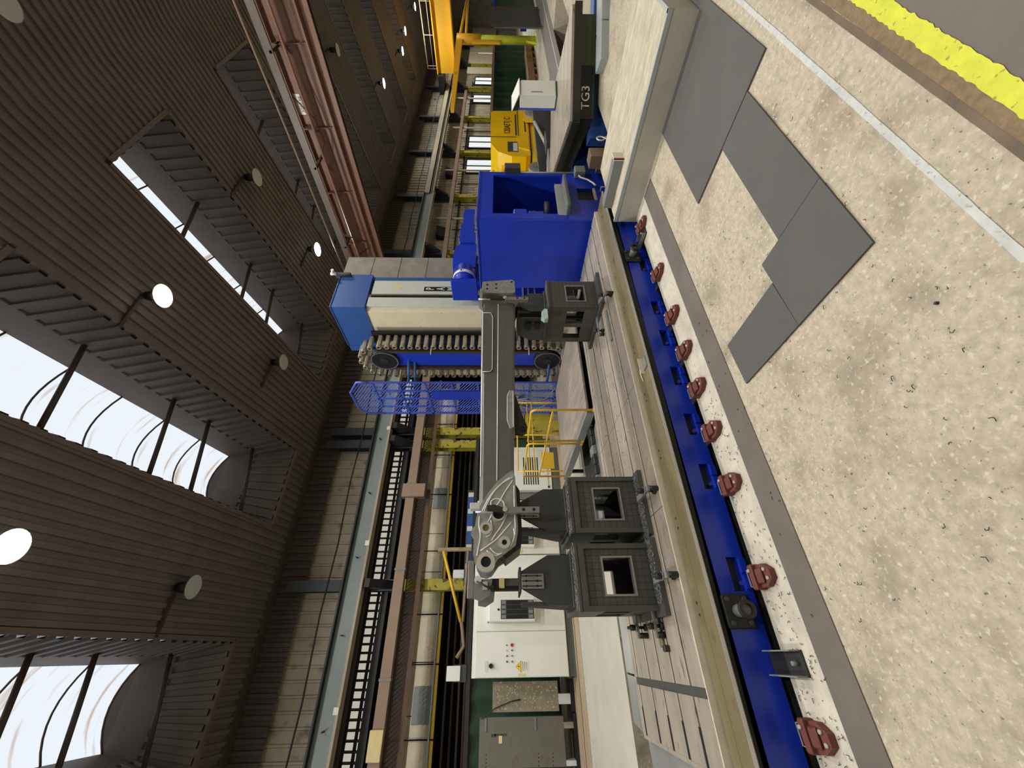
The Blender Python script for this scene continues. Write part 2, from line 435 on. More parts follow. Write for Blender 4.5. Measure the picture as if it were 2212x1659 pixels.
# louvre lights under the girder: rows of bright panes with dark mullions
for z0, z1 in ((5.98, 6.17), (5.57, 5.77), (5.41, 5.47)):
    x = -8.5
    while x < 10.0:
        B(x, x + .15, 14.12, 14.14, z0, z1).build('pane', 'louvre_pane', wall); x += .216
mu = MB(); x = -8.5
while x < 10.0:
    mu.box(x - .045, x - .02, 14.05, 14.12, 5.3, 6.45); x += .216
mo = mu.build('mullions', 'black_steel', wall); mo['kind'] = 'stuff'
B(X0, 10.3, 14.14, 14.2, 5.2, 6.45).build('window_backing', 'wall_dark', wall)
B(X0, 10.3, 13.98, 14.06, 6.17, 6.24).build('window_rail', 'black_steel', wall)
MB().cyl((X0, 13.85, 5.87), (10.3, 13.85, 5.87), .09, n=8).build('drain_pipe', 'brown_dark', wall)
B(X0, 10.3, 14.0, 14.06, 5.2, 5.41).build('window_rail', 'black_steel', wall)
# daylight windows in the far part of the wall
def wall_window(k, x0, x1, z0, z1, n):
    fr = MB(); t = .07
    fr.plate_hole('y', 14.0, 14.12, x0 - t, x1 + t, z0 - t, z1 + t, [(x0 + i*(x1-x0)/n + (.0 if i == 0 else t/2), x0 + (i+1)*(x1-x0)/n - (.0 if i == n-1 else t/2), z0, z1) for i in range(n)])
    wdo = fr.build('window_%d' % k, 'black_steel'); wdo['kind'] = 'structure'
    for i in range(n):
        B(x0 + i*(x1-x0)/n + t/2, x0 + (i+1)*(x1-x0)/n - t/2, 14.05, 14.07, z0, z1).build('pane', 'wall_pane', wdo)
    return wdo
for k, (a, b) in enumerate(((27.6, 29.4), (31.2, 33.0), (39.4, 41.0), (43.4, 45.2), (49.5, 52))):
    wall_window(20 + k, a, b, 2.2, 4.1, 2)
# other walls and the neighbouring aisle
struct('wall_back', MB().ribs((X0, YB, 0), (1, 0, 0), (0, 0, 13), (0, 1, 0), X1 - X0, .34, .045), 'wall_sheet')
struct('wall_near', B(X0 - .1, X0, YB, 22, -.5, 13), 'wall_sheet')
struct('wall_far', B(X1, X1 + .1, YB, 22, -.5, 13), 'wall_sheet')
struct('wall_aisle', B(X0, X1, 21.9, 22, -.5, 9.5), 'wall_dark')
# ---- wall columns
CX = [-4.0, 1.85, 7.25, 6.7, 13.3, 18.4, 24.1, 29.9, 35.7, 41.8, 47.6, 53.4]
def column(x, lab):
    c = thing('wall_column', lab, 'column', (x, 13.9, 0))
    up = MB(); lo = MB()
    for mb, z0, z1 in ((lo, 0, 4.65), (up, 4.65, 8.3)):
        mb.box(x-.16, x+.16, 13.72, 13.745, z0, z1).box(x-.16, x+.16, 14.02, 14.045, z0, z1).box(x-.012, x+.012, 13.745, 14.02, z0, z1)
    lo.build('lower_shaft', 'yellow_column', c); up.build('upper_shaft', 'column', c)
    MB().prism([(13.72, 5.785), (13.72, 5.0), (13.2, 5.6), (13.2, 5.785)], 'x', x-.12, x+.12).build('bracket', 'black_steel', c)
    B(x-.22, x+.22, 13.66, 14.1, 0, .03).build('base_plate', 'yellow_column', c)
labs = ['steel wall column at the near end of the hall', 'yellow-footed wall column behind the left end of the grey boom', 'right one of the twin yellow-footed columns behind the boom',
        'left one of the twin yellow-footed columns behind the boom', 'wall column hidden behind the boring machine column', 'wall column left of the orange crane, dark above and yellow below',
        'first dark wall column right of the boring machine', 'second dark wall column right of the boring machine', 'third dark wall column, beside the bright windows',
        'fourth dark wall column, above the yellow lift', 'fifth dark wall column, by the green curtain', 'farthest dark wall column at the end of the hall']
for x, l in zip(CX, labs): column(x, l)
# ---- crane runway girder
g = thing('runway_girder', 'long grey crane runway girder along the ribbed wall', 'girder', (0, 13.3, 5.6))
B(X0, 23.5, 13.28, 13.32, 5.86, 6.36).build('web', 'girder', g)
B(X0, 23.5, 13.1, 13.5, 6.36, 6.40).build('top_flange', 'black_steel', g)
B(X0, 23.5, 13.14, 13.46, 5.79, 5.86).build('bottom_flange', 'girder_tan', g)
B(X0, 23.5, 13.27, 13.33, 6.40, 6.47).build('rail', 'black_steel', g)
for i in range(10):
    x = -3.6 + 2.05 * i
    B(x, x + .03, 13.12, 13.28, 6.10, 6.14).build('cable_hook', 'black_steel', g)
    if i % 2: B(x + .35, x + .5, 13.12, 13.14, 5.80, 5.93).build('patch', 'lip', g)
g2 = thing('runway_girder', 'pair of tan crane runway beams at the far end of the wall', 'girder', (23.5, 13.3, 5.6))
B(23.5, 60, 13.2, 13.4, 6.10, 6.40).build('upper_beam', 'girder_tan', g2)
B(23.5, 60, 13.1, 13.5, 5.79, 5.86).build('lower_beam', 'girder_tan', g2)
B(23.5, 60, 13.28, 13.32, 5.86, 6.1).build('web', 'black_steel', g2)
B(23.5, 60, 13.27, 13.33, 6.40, 6.47).build('rail', 'black_steel', g2)
# conductor cable above the girder
solo('runway_cable', MB().tube([(X0 + 2*i, 13.2, 6.8 + .06*(i % 2)) for i in range(30)], .025, 5), 'black_steel', 'dark cable strung above the grey runway girder', 'cable', (0, 13.2, 6.8))
# ---- cable tray, boxes and mesh below the girder
t = thing('cable_tray', 'brown covered cable tray running below the crane girder', 'cable tray', (0, 13.2, 4.6))
for i in range(7):
    x = -8.6 + 2.7 * i
    if x > 8: break
    B(x + .02, x + 2.68, 13.1, 13.3, 4.57, 4.86).build('tray_cover', 'tray', t)
    B(x - .03, x + .03, 13.08, 13.32, 4.55, 4.88).build('joint_clip', 'tag_cream' if i == 1 else 'mid_grey', t)
solo('junction_box', CB(4.42, 4.88, 13.02, 13.3, 4.22, 4.99, .012), 'tray', 'square brown junction box on the brown cable tray', 'box', (4.65, 13.2, 4.22))
bl = solo('tray_end_box', CB(-2.1, -1.5, 13.03, 13.1, 4.56, 4.9, .01), 'tag_cream', 'pale yellow box cover fixed on the left of the brown tray', 'box', (-1.8, 13.06, 4.56))
ms = MB()
x = -8.5
while x < 9:
    ms.tube([(x, 13.5, 4.57), (x + .3, 13.5, 4.2)], .012, 4); x += .11
ms.box(X0, 9.5, 13.48, 13.52, 4.53, 4.57).box(X0, 9.5, 13.48, 13.52, 4.12, 4.24)
mo = ms.build('mesh_guard', 'mesh_brown'); tag(mo, 'brown wire mesh strip hanging below the cable tray', 'mesh'); mo['kind'] = 'stuff'
# ---- cream fascia with yellow edge in the neighbouring aisle
cf = thing('cream_fascia', 'long cream panelled band with a yellow lower edge behind the columns', 'wall panel', (0, 14.6, 3.5))
for i in range(15):
    x = -8.9 + 1.25 * i
    B(x + .012, x + 1.238, 14.6, 14.66, 3.66, 4.40).build('panel', 'cream', cf)
B(X0, 10.2, 14.56, 14.6, 3.51, 3.61).build('yellow_edge', 'safety_yellow', cf)
B(X0, 10.2, 14.5, 14.68, 3.61, 3.66).build('grey_edge', 'grey_cover', cf)
B(X0, 10.2, 14.67, 14.8, 3.5, 5.1).build('backing', 'brown_dark', cf)
B(X0, 10.2, 14.52, 14.6, 4.42, 4.70).build('top_beam', 'brown_dark', cf)
solo('fascia_cover', CB(4.47, 5.25, 14.54, 14.598, 3.67, 4.17, .01), 'grey_cover', 'grey cover plate on the cream band near the junction box', 'cover plate', (4.9, 14.57, 3.67))
solo('fascia_cover', CB(-1.58, -.73, 14.54, 14.598, 3.665, 4.17, .01), 'grey_cover', 'grey cover plate on the cream band left of the white cabinets', 'cover plate', (-1.2, 14.57, 3.665))
solo('yellow_pipe', MB().cyl((X0, 14.45, 4.36), (10.2, 14.45, 4.36), .05, n=8), 'brass', 'old yellow-brown pipe along the top of the cream band', 'pipe', (0, 14.45, 4.36))
for i, x in enumerate((-3.5, -1.9, -.2, 1.1, 3.0, 5.0, 6.6, 8.0)):
    MB().cyl((x, 14.52, 3.4), (x, 14.52, 5.2), .018, n=6).build('hanger_rod', 'black_steel', cf)
# dark rails and pipes in the shade under the cream band
for i, (z, y, m_) in enumerate(((3.30, 14.9, 'dark_grey'), (3.1, 15.0, 'brown_dark'), (2.9, 15.0, 'dark_grey'), (2.72, 14.9, 'brown_dark'))):
    solo('service_pipe', MB().cyl((X0, y, z), (10.2, y, z), .04, n=7), m_, ['grey service pipe just under the cream band', 'brown service pipe, second below the cream band', 'grey service pipe, third below the cream band', 'lowest brown service pipe behind the green curtain'][i], 'pipe', (0, y, z))
# ================================================================== FLOOR THINGS
def mat_thing(x0, x1, y0, y1, lab, pts=None):
    mb = MB()
    if pts: mb.prism(pts, 'z', .003, .013)
    else: mb.cb(x0, x1, y0, y1, .003, .013, .003)
    return solo('rubber_mat', mb, 'rubber', lab, 'mat', (x0, y0, .003), 'rubber floor mats')
mat_thing(2.99, 5.8, .75, 1.745, 'large dark rubber mat against the concrete plinth', [(2.99, .755), (5.9, .755), (5.9, .835), (4.245, .835), (4.245, 1.745), (2.99, 1.745)])
mat_thing(1.94, 2.98, .97, 1.34, 'long narrow rubber mat touching the largest mat', [(1.942, .99), (2.978, .972), (2.978, 1.325), (1.942, 1.345)])
mat_thing(1.43, 1.935, 1.0, 1.52, 'squarish rubber mat joining the narrow mat and the small mat', [(1.43, .999), (1.939, .99), (1.939, 1.52), (1.43, 1.51)])
mat_thing(1.425, 1.775, 1.526, 2.07, 'small rubber mat closest to the red levelling shoes', [(1.43, 1.512), (1.775, 1.522), (1.77, 2.08), (1.43, 2.06)])
# concrete plinth with steel edge angle
pl = thing('concrete_plinth', 'pale concrete plinth with a steel edge beside the rubber mats', 'plinth', (4.25, .84, 0))
MB().prism([(4.25, .84), (5.5, .84), (5.45, 2.72), (4.25, 2.72)], 'z', -.45, .245).build('block', 'plinth_side', pl)
MB().prism([(4.28, .87), (5.49, .87), (5.44, 2.70), (4.28, 2.70)], 'z', .245, .257).build('top_screed', 'plinth_top', pl)
B(4.246, 4.28, .84, 2.72, .225, .262).build('edge_angle', 'grey_cover', pl)
B(4.25, 5.5, .835, .87, .225, .262).build('edge_angle', 'grey_cover', pl)
tk = thing('cable_duct', 'square grey steel duct lying on the plinth, open at its far end', 'duct', (4.5, 2.1, .257))
MB().plate_hole('y', 2.12, 2.68, 4.47, 4.60, .26, .36, [(4.48, 4.59, .27, .35)]).build('duct_body', 'mid_grey', tk)
B(4.46, 4.61, 2.10, 2.12, .258, .37).build('end_cover', 'cabinet_grey', tk)
B(4.46, 4.475, 2.095, 2.11, .258, .37).build('red_edge', 'red', tk)
# swarf lying about
def swarf(name, n, box, size, m, lab):
    mb = MB(); x0, x1, y0, y1, z = box
    for _ in range(n):
        x, y = random.uniform(x0, x1), random.uniform(y0, y1); s = size * random.uniform(.4, 1.6); a = random.uniform(0, 6.28)
        p = [(x + s*t*cos(a + t*1.6), y + s*t*sin(a + t*1.6), z + .2*s*abs(sin(t*4)) + .002) for t in (0, .4, .8, 1.2)]
        mb.tube(p, .0012 + size*.04, 3)
    o = mb.build(name, m); tag(o, lab, 'swarf'); o['kind'] = 'stuff'; return o
swarf('metal_swarf', 150, (.1, 2.6, .9, 2.38, .006), .012, 'dark_steel', 'scattered dark metal swarf curls on the pale floor')
swarf('metal_swarf', 160, (-.5, 1.6, 2.39, 2.66, .006), .012, 'dark_steel', 'dark metal swarf curls on the rough strip by the red shoes')
# lone bolt on the floor
solo('loose_nut', MB().cyl((1.04, .98, 0), (1.04, .98, .008), .007, n=6).cyl((1.04, .98, .008), (1.04, .98, .011), .005, n=8), 'dark_steel', 'single steel nut lying on the bare floor', 'nut', (1.04, .98, 0))
# ================================================================== MACHINE BED
bed = thing('machine_bed', 'long slotted machine bed with a blue side and olive ledge', 'machine bed', (2.2, 2.8, -.45))
B(-.62, 5.0, 3.0, 4.66, -.45, .20).build('casting', 'dark_grey', bed)
# blue side face with notches, standing just ahead of a dark foot
NX = [(.315, .52), (.99, 1.19), (1.44, 1.64), (1.93, 2.13), (2.38, 2.58), (2.79, 2.98), (3.45, 3.65)]
sf = MB(); sf.plate_hole('y', 2.80, 2.86, -.9, 4.62, -.02, .222, [(a, b, .022, .098) for a, b in NX])
sf.v = [(x, y, z - .011*(x - .4)) for x, y, z in sf.v]; sf.build('side_face', 'blue', bed)
nb = MB()
for a, b in NX: nb.box(a, b, 2.861, 2.9, .0, .12)
nb.v = [(x, y, z - .011*(x - .4)) for x, y, z in nb.v]; nb.build('notch_backing', 'black', bed)
lp = MB()
for a, b in NX: lp.box(a + .012, (a+b)/2 - .008, 2.785, 2.80, -.02, .02).box((a+b)/2 + .008, b - .012, 2.785, 2.80, -.02, .02)
lp.v = [(x, y, z - .011*(x - .4)) for x, y, z in lp.v]; lp.build('notch_lip', 'blue', bed)['kind'] = 'stuff'
for a, b in NX: MB().cyl((a + .05, 2.815, .02), (a + .05, 2.87, .02), .016, n=8).build('notch_bolt', 'violet', bed)
B(-.9, 4.62, 2.83, 3.0, -.45, -.005).build('foot_plate', 'dark_grey', bed)
B(-.9, 5.0, 2.86, 3.0, -.005, .20).build('side_wall', 'dark_grey', bed)
# ledge: two strips with the joint line, steel lip, gap, white edge
B(-.9, 5.0, 2.775, 2.925, .262, .287).build('ledge_strip', 'ledge', bed)
B(-.9, 5.0, 2.928, 3.035, .262, .287).build('ledge_strip', 'ledge', bed)
B(-.9, 5.0, 2.80, 3.05, .20, .262).build('ledge_support', 'black_steel', bed)
B(-.9, 5.0, 2.763, 2.769, .272, .292).build('edge_lip', 'sheet_steel', bed)
B(-.9, 5.0, 3.05, 3.064, .25, .331).build('white_lip', 'lip', bed)
sc = MB()
for i in range(9):
    x = .2 + i * .56
    for dx in (0, .07): sc.cyl((x + dx, 2.985, .287), (x + dx, 2.985, .2885), .011, n=8)
so = sc.build('ledge_screws', 'dark_steel', bed); so['kind'] = 'stuff'
# slotted plates: strips between T-slots
YS = [3.07, 3.30, 3.59, 3.885, 4.18, 4.545, 4.655]
B(-.6, 5.0, 3.07, 4.655, .20, .255).build('slot_floor', 'black', bed)
PX = [(-.60, -.245), (-.19, .95), (.955, 2.12), (2.125, 3.30), (3.305, 5.0)]
SW = .033
for xa, xb in PX:
    for i in range(6):
        CB(xa, xb, YS[i] + (0 if i == 0 else SW/2), YS[i+1] - (SW/2 if i < 5 else 0), .255, .33, .0025).build('plate_strip', 'tplate', bed)
B(-.245, -.19, 3.07, 4.655, .255, .315).build('chip_gap', 'fixture', bed)
for i in range(1, 6): B(-.60, -.40, YS[i] - .02, YS[i] + .02, .3295, .3305).build('slot_mouth', 'black_steel', bed)
# end lip of the plates, bright sheet steel covers beyond
B(-.63, -.60, 3.07, 4.66, .24, .325).build('end_lip', 'tplate', bed)
cv = thing('steel_cover', 'bright sheet steel chip cover at the near end of the slotted bed', 'cover', (-1.4, 3.9, .1))
MB().prism([(-.64, .27), (-2.6, .20), (-2.6, .18), (-.64, .25)], 'y', 3.2, 4.75).build('sheet', 'sheet_steel', cv)
CB(-2.6, -.64, 3.19, 3.205, -.3, .26, .004).build('flange', 'sheet_steel', cv)
cv = thing('way_cover', 'folded sheet steel way cover along the back of the slotted bed', 'cover', (1, 5.0, .1))
for i, (xa, xb) in enumerate(((-.62, -.2), (-.18, .9), (.92, 1.9), (1.92, 2.75))):
    MB().prism([(4.68, .27), (5.05, .245), (5.55, .17), (5.55, .15), (5.05, .225), (4.68, .25)], 'x', xa, xb).build('cover_panel', 'sheet_steel', cv)
B(-.62, 2.75, 5.53, 5.56, -.4, .165).build('skirt', 'mid_grey', cv)
B(-.62, 2.75, 4.68, 4.72, -.4, .25).build('skirt', 'mid_grey', cv)
# the column's own bed, with drag chain, in the pit
cb_ = thing('column_way', 'dark guideway of the boring machine behind the slotted bed', 'guideway', (6, 6, -.45))
B(1.2, 10.5, 5.6, 6.9, -.45, .02).build('casting', 'dark_grey', cb_)
for y in (5.75, 6.75): B(1.2, 10.5, y - .06, y + .06, .02, .10).build('rail', 'cut_steel', cb_)
ch = thing('cable_chain', 'black cable drag chain behind the slotted bed', 'cable chain', (3, 4.95, .2))
for i in range(26):
    x = 1.0 + i * .15
    CB(x, x + .14, 5.14, 5.32, .24, .30, .01).build('link', 'dark_steel' if i % 3 else 'mid_grey', ch)
# coupling stubs on the blue face
def stub(x, lab):
    s = thing('drive_stub', lab, 'coupling', (x, 2.8, .12), 0, 'black drive stubs on the blue bed side')
    CB(x - .095, x + .095, 2.775, 2.80, .045, .215, .006).build('flange', 'dark_steel', s)
    MB().cyl((x, 2.775, .13), (x, 2.68, .13), .037, n=18).build('shaft', 'mid_grey', s)
    MB().ring((x, 2.685, .13), (0, -1, 0), .05, .030, .03, 20).build('collar', 'dark_steel', s)
    for dx in (-.065, .065):
        for dz in (-.055, .055): MB().cyl((x + dx, 2.775, .13 + dz), (x + dx, 2.762, .13 + dz), .014, n=10).build('bolt', 'dark_grey', s)
stub(.205, 'black flanged drive stub on the blue side nearest the camera')
stub(3.69, 'black flanged drive stub on the far end of the blue side')
# levelling shoes
SX = [-.36, .37, .95, 1.36, 1.75, 2.14, 2.56, 3.15, 3.96]
SL_ = ['red levelling shoe nearest the camera, at the bottom of the row', 'red levelling shoe just right of the nearest drive stub', 'third red levelling shoe counted from the camera',
       'fourth red levelling shoe counted from the camera', 'middle one of the nine red levelling shoes', 'fourth red levelling shoe counted from the plinth', 'third red levelling shoe counted from the plinth',
       'red levelling shoe beside the far drive stub', 'red levelling shoe touching the concrete plinth end']
for x, l in zip(SX, SL_):
    s = thing('levelling_shoe', l, 'levelling shoe', (x, 2.55, 0), 0, 'red levelling shoes along the bed')
    MB().prism([(x-.062, 2.595), (x-.062, 2.53), (x-.025, 2.47), (x+.025, 2.47), (x+.062, 2.53), (x+.062, 2.595)], 'z', .003, .04).build('base', 'red_shoe', s)
    CB(x-.07, x+.07, 2.595, 2.64, .003, .07, .006).build('block', 'red_shoe', s)
    CB(x-.042, x+.042, 2.53, 2.593, .04, .058, .006).build('wedge', 'red_shoe', s)
    for dx, dy, z in ((.035, 2.617, .07), (-.02, 2.495, .04), (.028, 2.51, .04)):
        MB().cyl((x+dx, dy, z), (x+dx, dy, z+.012), .010, n=8).build('screw', 'bright_steel', s)
    MB().tube([(x-.05, 2.64, .045), (x-.046, 2.675, .055), (x+.046, 2.675, .055), (x+.05, 2.64, .045)], .005, 5).build('loop', 'mid_grey', s)
    B(x-.025, x+.025, 2.635, 2.83, -.05, -.022).build('foot', 'dark_steel', s)
for x, l in ((-.06, 'grey anchor bracket between the two nearest red shoes'), (3.86, 'grey anchor bracket beside the last red shoe by the plinth')):
    s = thing('anchor_bracket', l, 'bracket', (x, 2.55, 0))
    y0 = 2.49 if x < 1 else 2.56
    B(x-.06, x+.06, y0, 2.79, .003, .015).build('base_plate', 'dark_steel', s)
    for dx in (-.06, .054): B(x+dx, x+dx+.007, y0 + .01, 2.76, .015, .07 if x < 1 else .05).build('rib', 'mid_grey', s)
    MB().cyl((x, y0 + .05, .015), (x, y0 + .05, .05), .011, n=8).build('stud', 'mid_grey', s)
# small hook bracket with a cord, on the ledge
s = thing('hook_plate', 'small bent steel hook plate lying on the olive ledge', 'bracket', (2.2, 2.83, .287))
B(2.13, 2.24, 2.775, 2.86, .288, .297).build('plate', 'cut_steel', s)
B(2.10, 2.27, 2.86, 2.866, .288, .33).build('flange', 'lip', s)
MB().tube([(2.19, 2.866, .30), (2.19, 2.93, .30), (2.17, 2.95, .295), (2.12, 2.945, .295), (2.06, 2.93, .295)], .006, 6).build('hook', 'lip', s)
# ================================================================== FIXTURE CUBES
def grid_mat():
    m = MATS['fixture'].copy(); m.name = 'fixture_grid'; nt = m.node_tree; N = nt.nodes; Lk = nt.links; b = N['Principled BSDF']
    tc = N.new('ShaderNodeTexCoord'); sp = N.new('ShaderNodeSeparateXYZ'); Lk.new(tc.outputs['Object'], sp.inputs[0]); prev = None
    for ax in (0, 2):
        a = N.new('ShaderNodeMath'); a.operation = 'DIVIDE'; a.inputs[1].default_value = .052; Lk.new(sp.outputs[ax], a.inputs[0])
        f = N.new('ShaderNodeMath'); f.operation = 'FRACT'; Lk.new(a.outputs[0], f.inputs[0])
        l = N.new('ShaderNodeMath'); l.operation = 'LESS_THAN'; l.inputs[1].default_value = .07; Lk.new(f.outputs[0], l.inputs[0])
        if prev: q = N.new('ShaderNodeMath'); q.operation = 'MAXIMUM'; Lk.new(prev.outputs[0], q.inputs[0]); Lk.new(l.outputs[0], q.inputs[1]); prev = q
        else: prev = l
    mixn = N.new('ShaderNodeMix'); mixn.data_type = 'RGBA'; Lk.new(prev.outputs[0], mixn.inputs[0])
    old = b.inputs['Base Color'].links[0].from_socket; Lk.new(old, mixn.inputs[6]); mixn.inputs[7].default_value = lin('#33322e')
    Lk.new(mixn.outputs[2], b.inputs['Base Color']); MATS['fixture_grid'] = m
grid_mat()
def cube(x0, x1, y0, y1, z0, z1, lab, rim):
    t = thing('fixture_cube', lab, 'fixture block', ((x0+x1)/2, y0, .33), 0, 'hollow cast fixture blocks')
    w_, d = x1 - x0, y1 - y0; zt = z1 - .0
    wz0, wz1 = .53, .765
    MB().plate_hole('y', y0, y0+.05, x0, x1, z0, zt, [(x0+.11, x1-.10, wz0, wz1)]).build('front_wall', 'fixture_grid', t)
    MB().plate_hole('y', y1-.05, y1, x0, x1, z0, zt, [(x0+.11, x1-.10, wz0, wz1)]).build('rear_wall', 'fixture', t)
    MB().plate_hole('x', x0, x0+.05, y0+.05, y1-.05, z0, zt, [(y0+.08, y0+.08+.22, wz0, wz1), (y1-.30, y1-.08, wz0, wz1)]).build('side_wall', 'fixture', t)
    MB().plate_hole('x', x1-.05, x1, y0+.05, y1-.05, z0, zt, [(y0+.08, y0+.08+.22, wz0, wz1), (y1-.30, y1-.08, wz0, wz1)]).build('side_wall', 'fixture', t)
    CB(x0-.012, x1+.012, y0-.012, y1+.012, zt, zt+.035, .006).build('top_plate', 'fixture', t)
    if rim:
        r = MB(); q = .05
        r.box(x0-.01, x0+q-.02, y0-.022, y0, z0, zt).box(x1-q+.02, x1+.01, y0-.022, y0, z0, zt).box(x0+q-.02, x1-q+.02, y0-.022, y0, zt-.045, zt)
        r.build('front_rim', 'fixture', t)
    fr = MB()   # raised rim round the window
    a, b = x0+.11, x1-.10; k = .014
    fr.box(a-k, a, y0-.006, y0, wz0-k, wz1+k).box(b, b+k, y0-.006, y0, wz0-k, wz1+k).box(a, b, y0-.006, y0, wz1, wz1+k).box(a, b, y0-.006, y0, wz0-k, wz0)
    fr.build('window_rim', 'cut_steel', t)
    B(x0-.05, x1+.03, y0-.13, y1+.10, .331, z0).build('base_flange', 'fixture', t)
    return t
cube(.275, .755, 3.50, 4.17, .37, .965, 'left dark fixture block, closest to the camera on the bed', True)
cube(.865, 1.345, 3.50, 4.17, .37, .965, 'middle dark fixture block under the head of the boom', True)
cube(3.61, 4.09, 3.50, 4.17, .37, .985, 'right dark fixture block beside the big blue box', False)
# upper angle brackets bolted on each cube, carrying the boom
def angle_bracket(xc, wb, wt, y0, y1, z0, zk, z1, lab, m='fixture_plate'):
    t = thing('support_bracket', lab, 'bracket', (xc, y0, z0), 0, 'angle brackets under the boom')
    CB(xc-wb-.02, xc+wb+.02, y0-.03, y1+.03, z0, z0+.022, .004).build('foot', m, t)
    poly = [(xc-wb, z0+.022), (xc-wb, zk), (xc-wt, z1-.02), (xc+wt, z1-.02), (xc+wb, zk), (xc+wb, z0+.022)]
    MB().prism(poly, 'y', y0, y0+.03).build('front_web', m, t)
    MB().prism([(y0+.03, z0+.022), (y1, z0+.022), (y1, z0+.06), (y0+.12, z1-.02), (y0+.03, z1-.02)], 'x', xc-.03, xc+.03).build('gusset', m, t)
    MB().prism([(y0+.03, z0+.022), (y1, z0+.022), (y1, z0+.06), (y0+.12, z1-.02), (y0+.03, z1-.02)], 'x', xc-wb+.0, xc-wb+.03).build('gusset', m, t)
    CB(xc-wt-.03, xc+wt+.03, y0-.02, y1-.2, z1-.02, z1, .004).build('saddle', m, t)
    return t
def slot_plate(parent, x0, x1, y, z0, z1):
    p = CB(x0, x1, y-.02, y, z0, z1, .005).build('clamp_plate', 'cut_steel', parent)
    n = 3; wd = (x1-x0)/n
    for i in range(n):
        xc = x0 + (i+.5)*wd
        B(xc-.004, xc+.004, y-.0215, y-.0195, z0+.02, z1-.005).build('slot', 'black', p)
        for f in (.3, .78): MB().cyl((xc, y-.0225, z0+(z1-z0)*f), (xc, y-.019, z0+(z1-z0)*f), .009, n=10).build('bolt_hole', 'black', p)
ta = angle_bracket(.515, .19, .065, 3.62, 4.05, 1.0, 1.21, 1.46, 'dark gusseted bracket on the left fixture block')
slot_plate(ta, .445, .56, 3.62, 1.25, 1.44)
tb = angle_bracket(1.10, .19, .065, 3.62, 4.05, 1.0, 1.21, 1.46, 'dark gusseted bracket on the middle fixture block')
slot_plate(tb, 1.02, 1.10, 3.62, 1.26, 1.44)
tc_ = angle_bracket(3.86, .17, .07, 3.66, 4.08, 1.02, 1.23, 1.40, 'dark gusseted bracket on the right fixture block')
for z in (1.10, 1.22): B(3.53, 3.56, 3.72, 3.84, z, z+.07).build('spacer', 'black', tc_)
MB().prism([(3.66, 1.04), (4.08, 1.04), (4.08, 1.22), (3.98, 1.385), (3.66, 1.385)], 'x', 3.56, 3.585).build('side_gusset', 'fixture_plate', tc_)
CB(3.54, 3.70, 3.64, 4.12, 1.02, 1.04, .004).build('side_foot', 'fixture_plate', tc_)
CB(3.52, 3.70, 3.66, 4.05, 1.385, 1.405, .004).build('side_saddle', 'fixture_plate', tc_)
solo('cloth_rag', MB().prism([(3.44, 1.025), (3.60, 1.025), (3.61, 1.06), (3.56, 1.10), (3.52, 1.085), (3.47, 1.11), (3.43, 1.07)], 'y', 3.53, 3.60), 'cloth', 'crumpled pale blue cloth on the right fixture block', 'cloth', (3.52, 3.56, 1.022))
# front clamps holding the boom
def clamp(x, y, z0, z1, lab, tip=True):
    t = thing('boom_clamp', lab, 'clamp', (x, y, z0), 0, 'steel clamps on the boom')
    CB(x-.026, x+.026, y-.03, y+.03, z0, z0+.30, .004).build('arm', 'cut_steel', t)
    for dz in (.05, .14): MB().cyl((x, y-.032, z0+dz), (x, y-.028, z0+dz), .013, n=10).build('bolt', 'black', t)
    MB().cyl((x, y-.05, z0+.30), (x, y-.015, z0+.30), .02, n=10).build('pivot', 'bright_steel', t)
    MB().prism([(x-.022, z0+.30), (x+.01, z0+.29), (x+.045, z1-.06), (x+.035, z1), (x-.01, z1)], 'y', y-.035, y-.005).build('jaw', 'dark_steel', t)
    if tip: MB().cyl((x-.015, y-.02, z1-.05), (x-.015, y-.02, z1+.10), .008, n=7).build('screw_rod', 'bright_steel', t)
    return t
clamp(1.03, 3.42, 1.275, 1.73, 'steel screw clamp across the head of the boom')
clamp(3.735, 3.50, 1.265, 1.80, 'steel screw clamp across the right end of the boom')
# stack holding the head tip on the left cube
t = thing('end_stop', 'steel end stop with dial gauge at the left end of the boom', 'fixture', (.5, 3.62, 1.46))
CB(.38, .665, 3.60, 3.64, 1.835, 1.885, .004).build('top_bar', 'cut_steel', t)
MB().prism([(.52, 1.835), (.38, 1.835), (.36, 1.77), (.40, 1.70), (.52, 1.68)], 'y', 3.60, 3.64).build('cheek', 'mid_grey', t)
MB().prism([(.47, 1.80), (.34, 1.80), (.33, 1.74), (.37, 1.67), (.47, 1.66)], 'y', 3.72, 3.76).build('cheek', 'mid_grey', t)
CB(.44, .53, 3.64, 3.72, 1.46, 1.70, .004).build('post', 'dark_steel', t)
CB(.455, .525, 3.585, 3.64, 1.58, 1.625, .003).build('tag', 'tag_cream', t)
CB(.47, .52, 3.60, 3.66, 1.46, 1.575, .003).build('packing', 'fixture', t)
MB().cyl((.515, 3.58, 1.80), (.515, 3.60, 1.80), .03, n=16).build('gauge_dial', 'cabinet_grey', t)
MB().cyl((.50, 3.57, 1.81), (.43, 3.57, 1.66), .007, n=6).build('gauge_arm', 'dark_steel', t)
MB().cyl((.455, 3.575, 1.685), (.455, 3.60, 1.685), .018, n=12).build('knob', 'dark_steel', t)
B(.44, .50, 3.585, 3.60, 1.72, 1.76).build('gauge_block', 'bright_steel', t)
CB(.40, .60, 3.62, 3.80, 1.448, 1.462, .003).build('base', 'dark_steel', t)
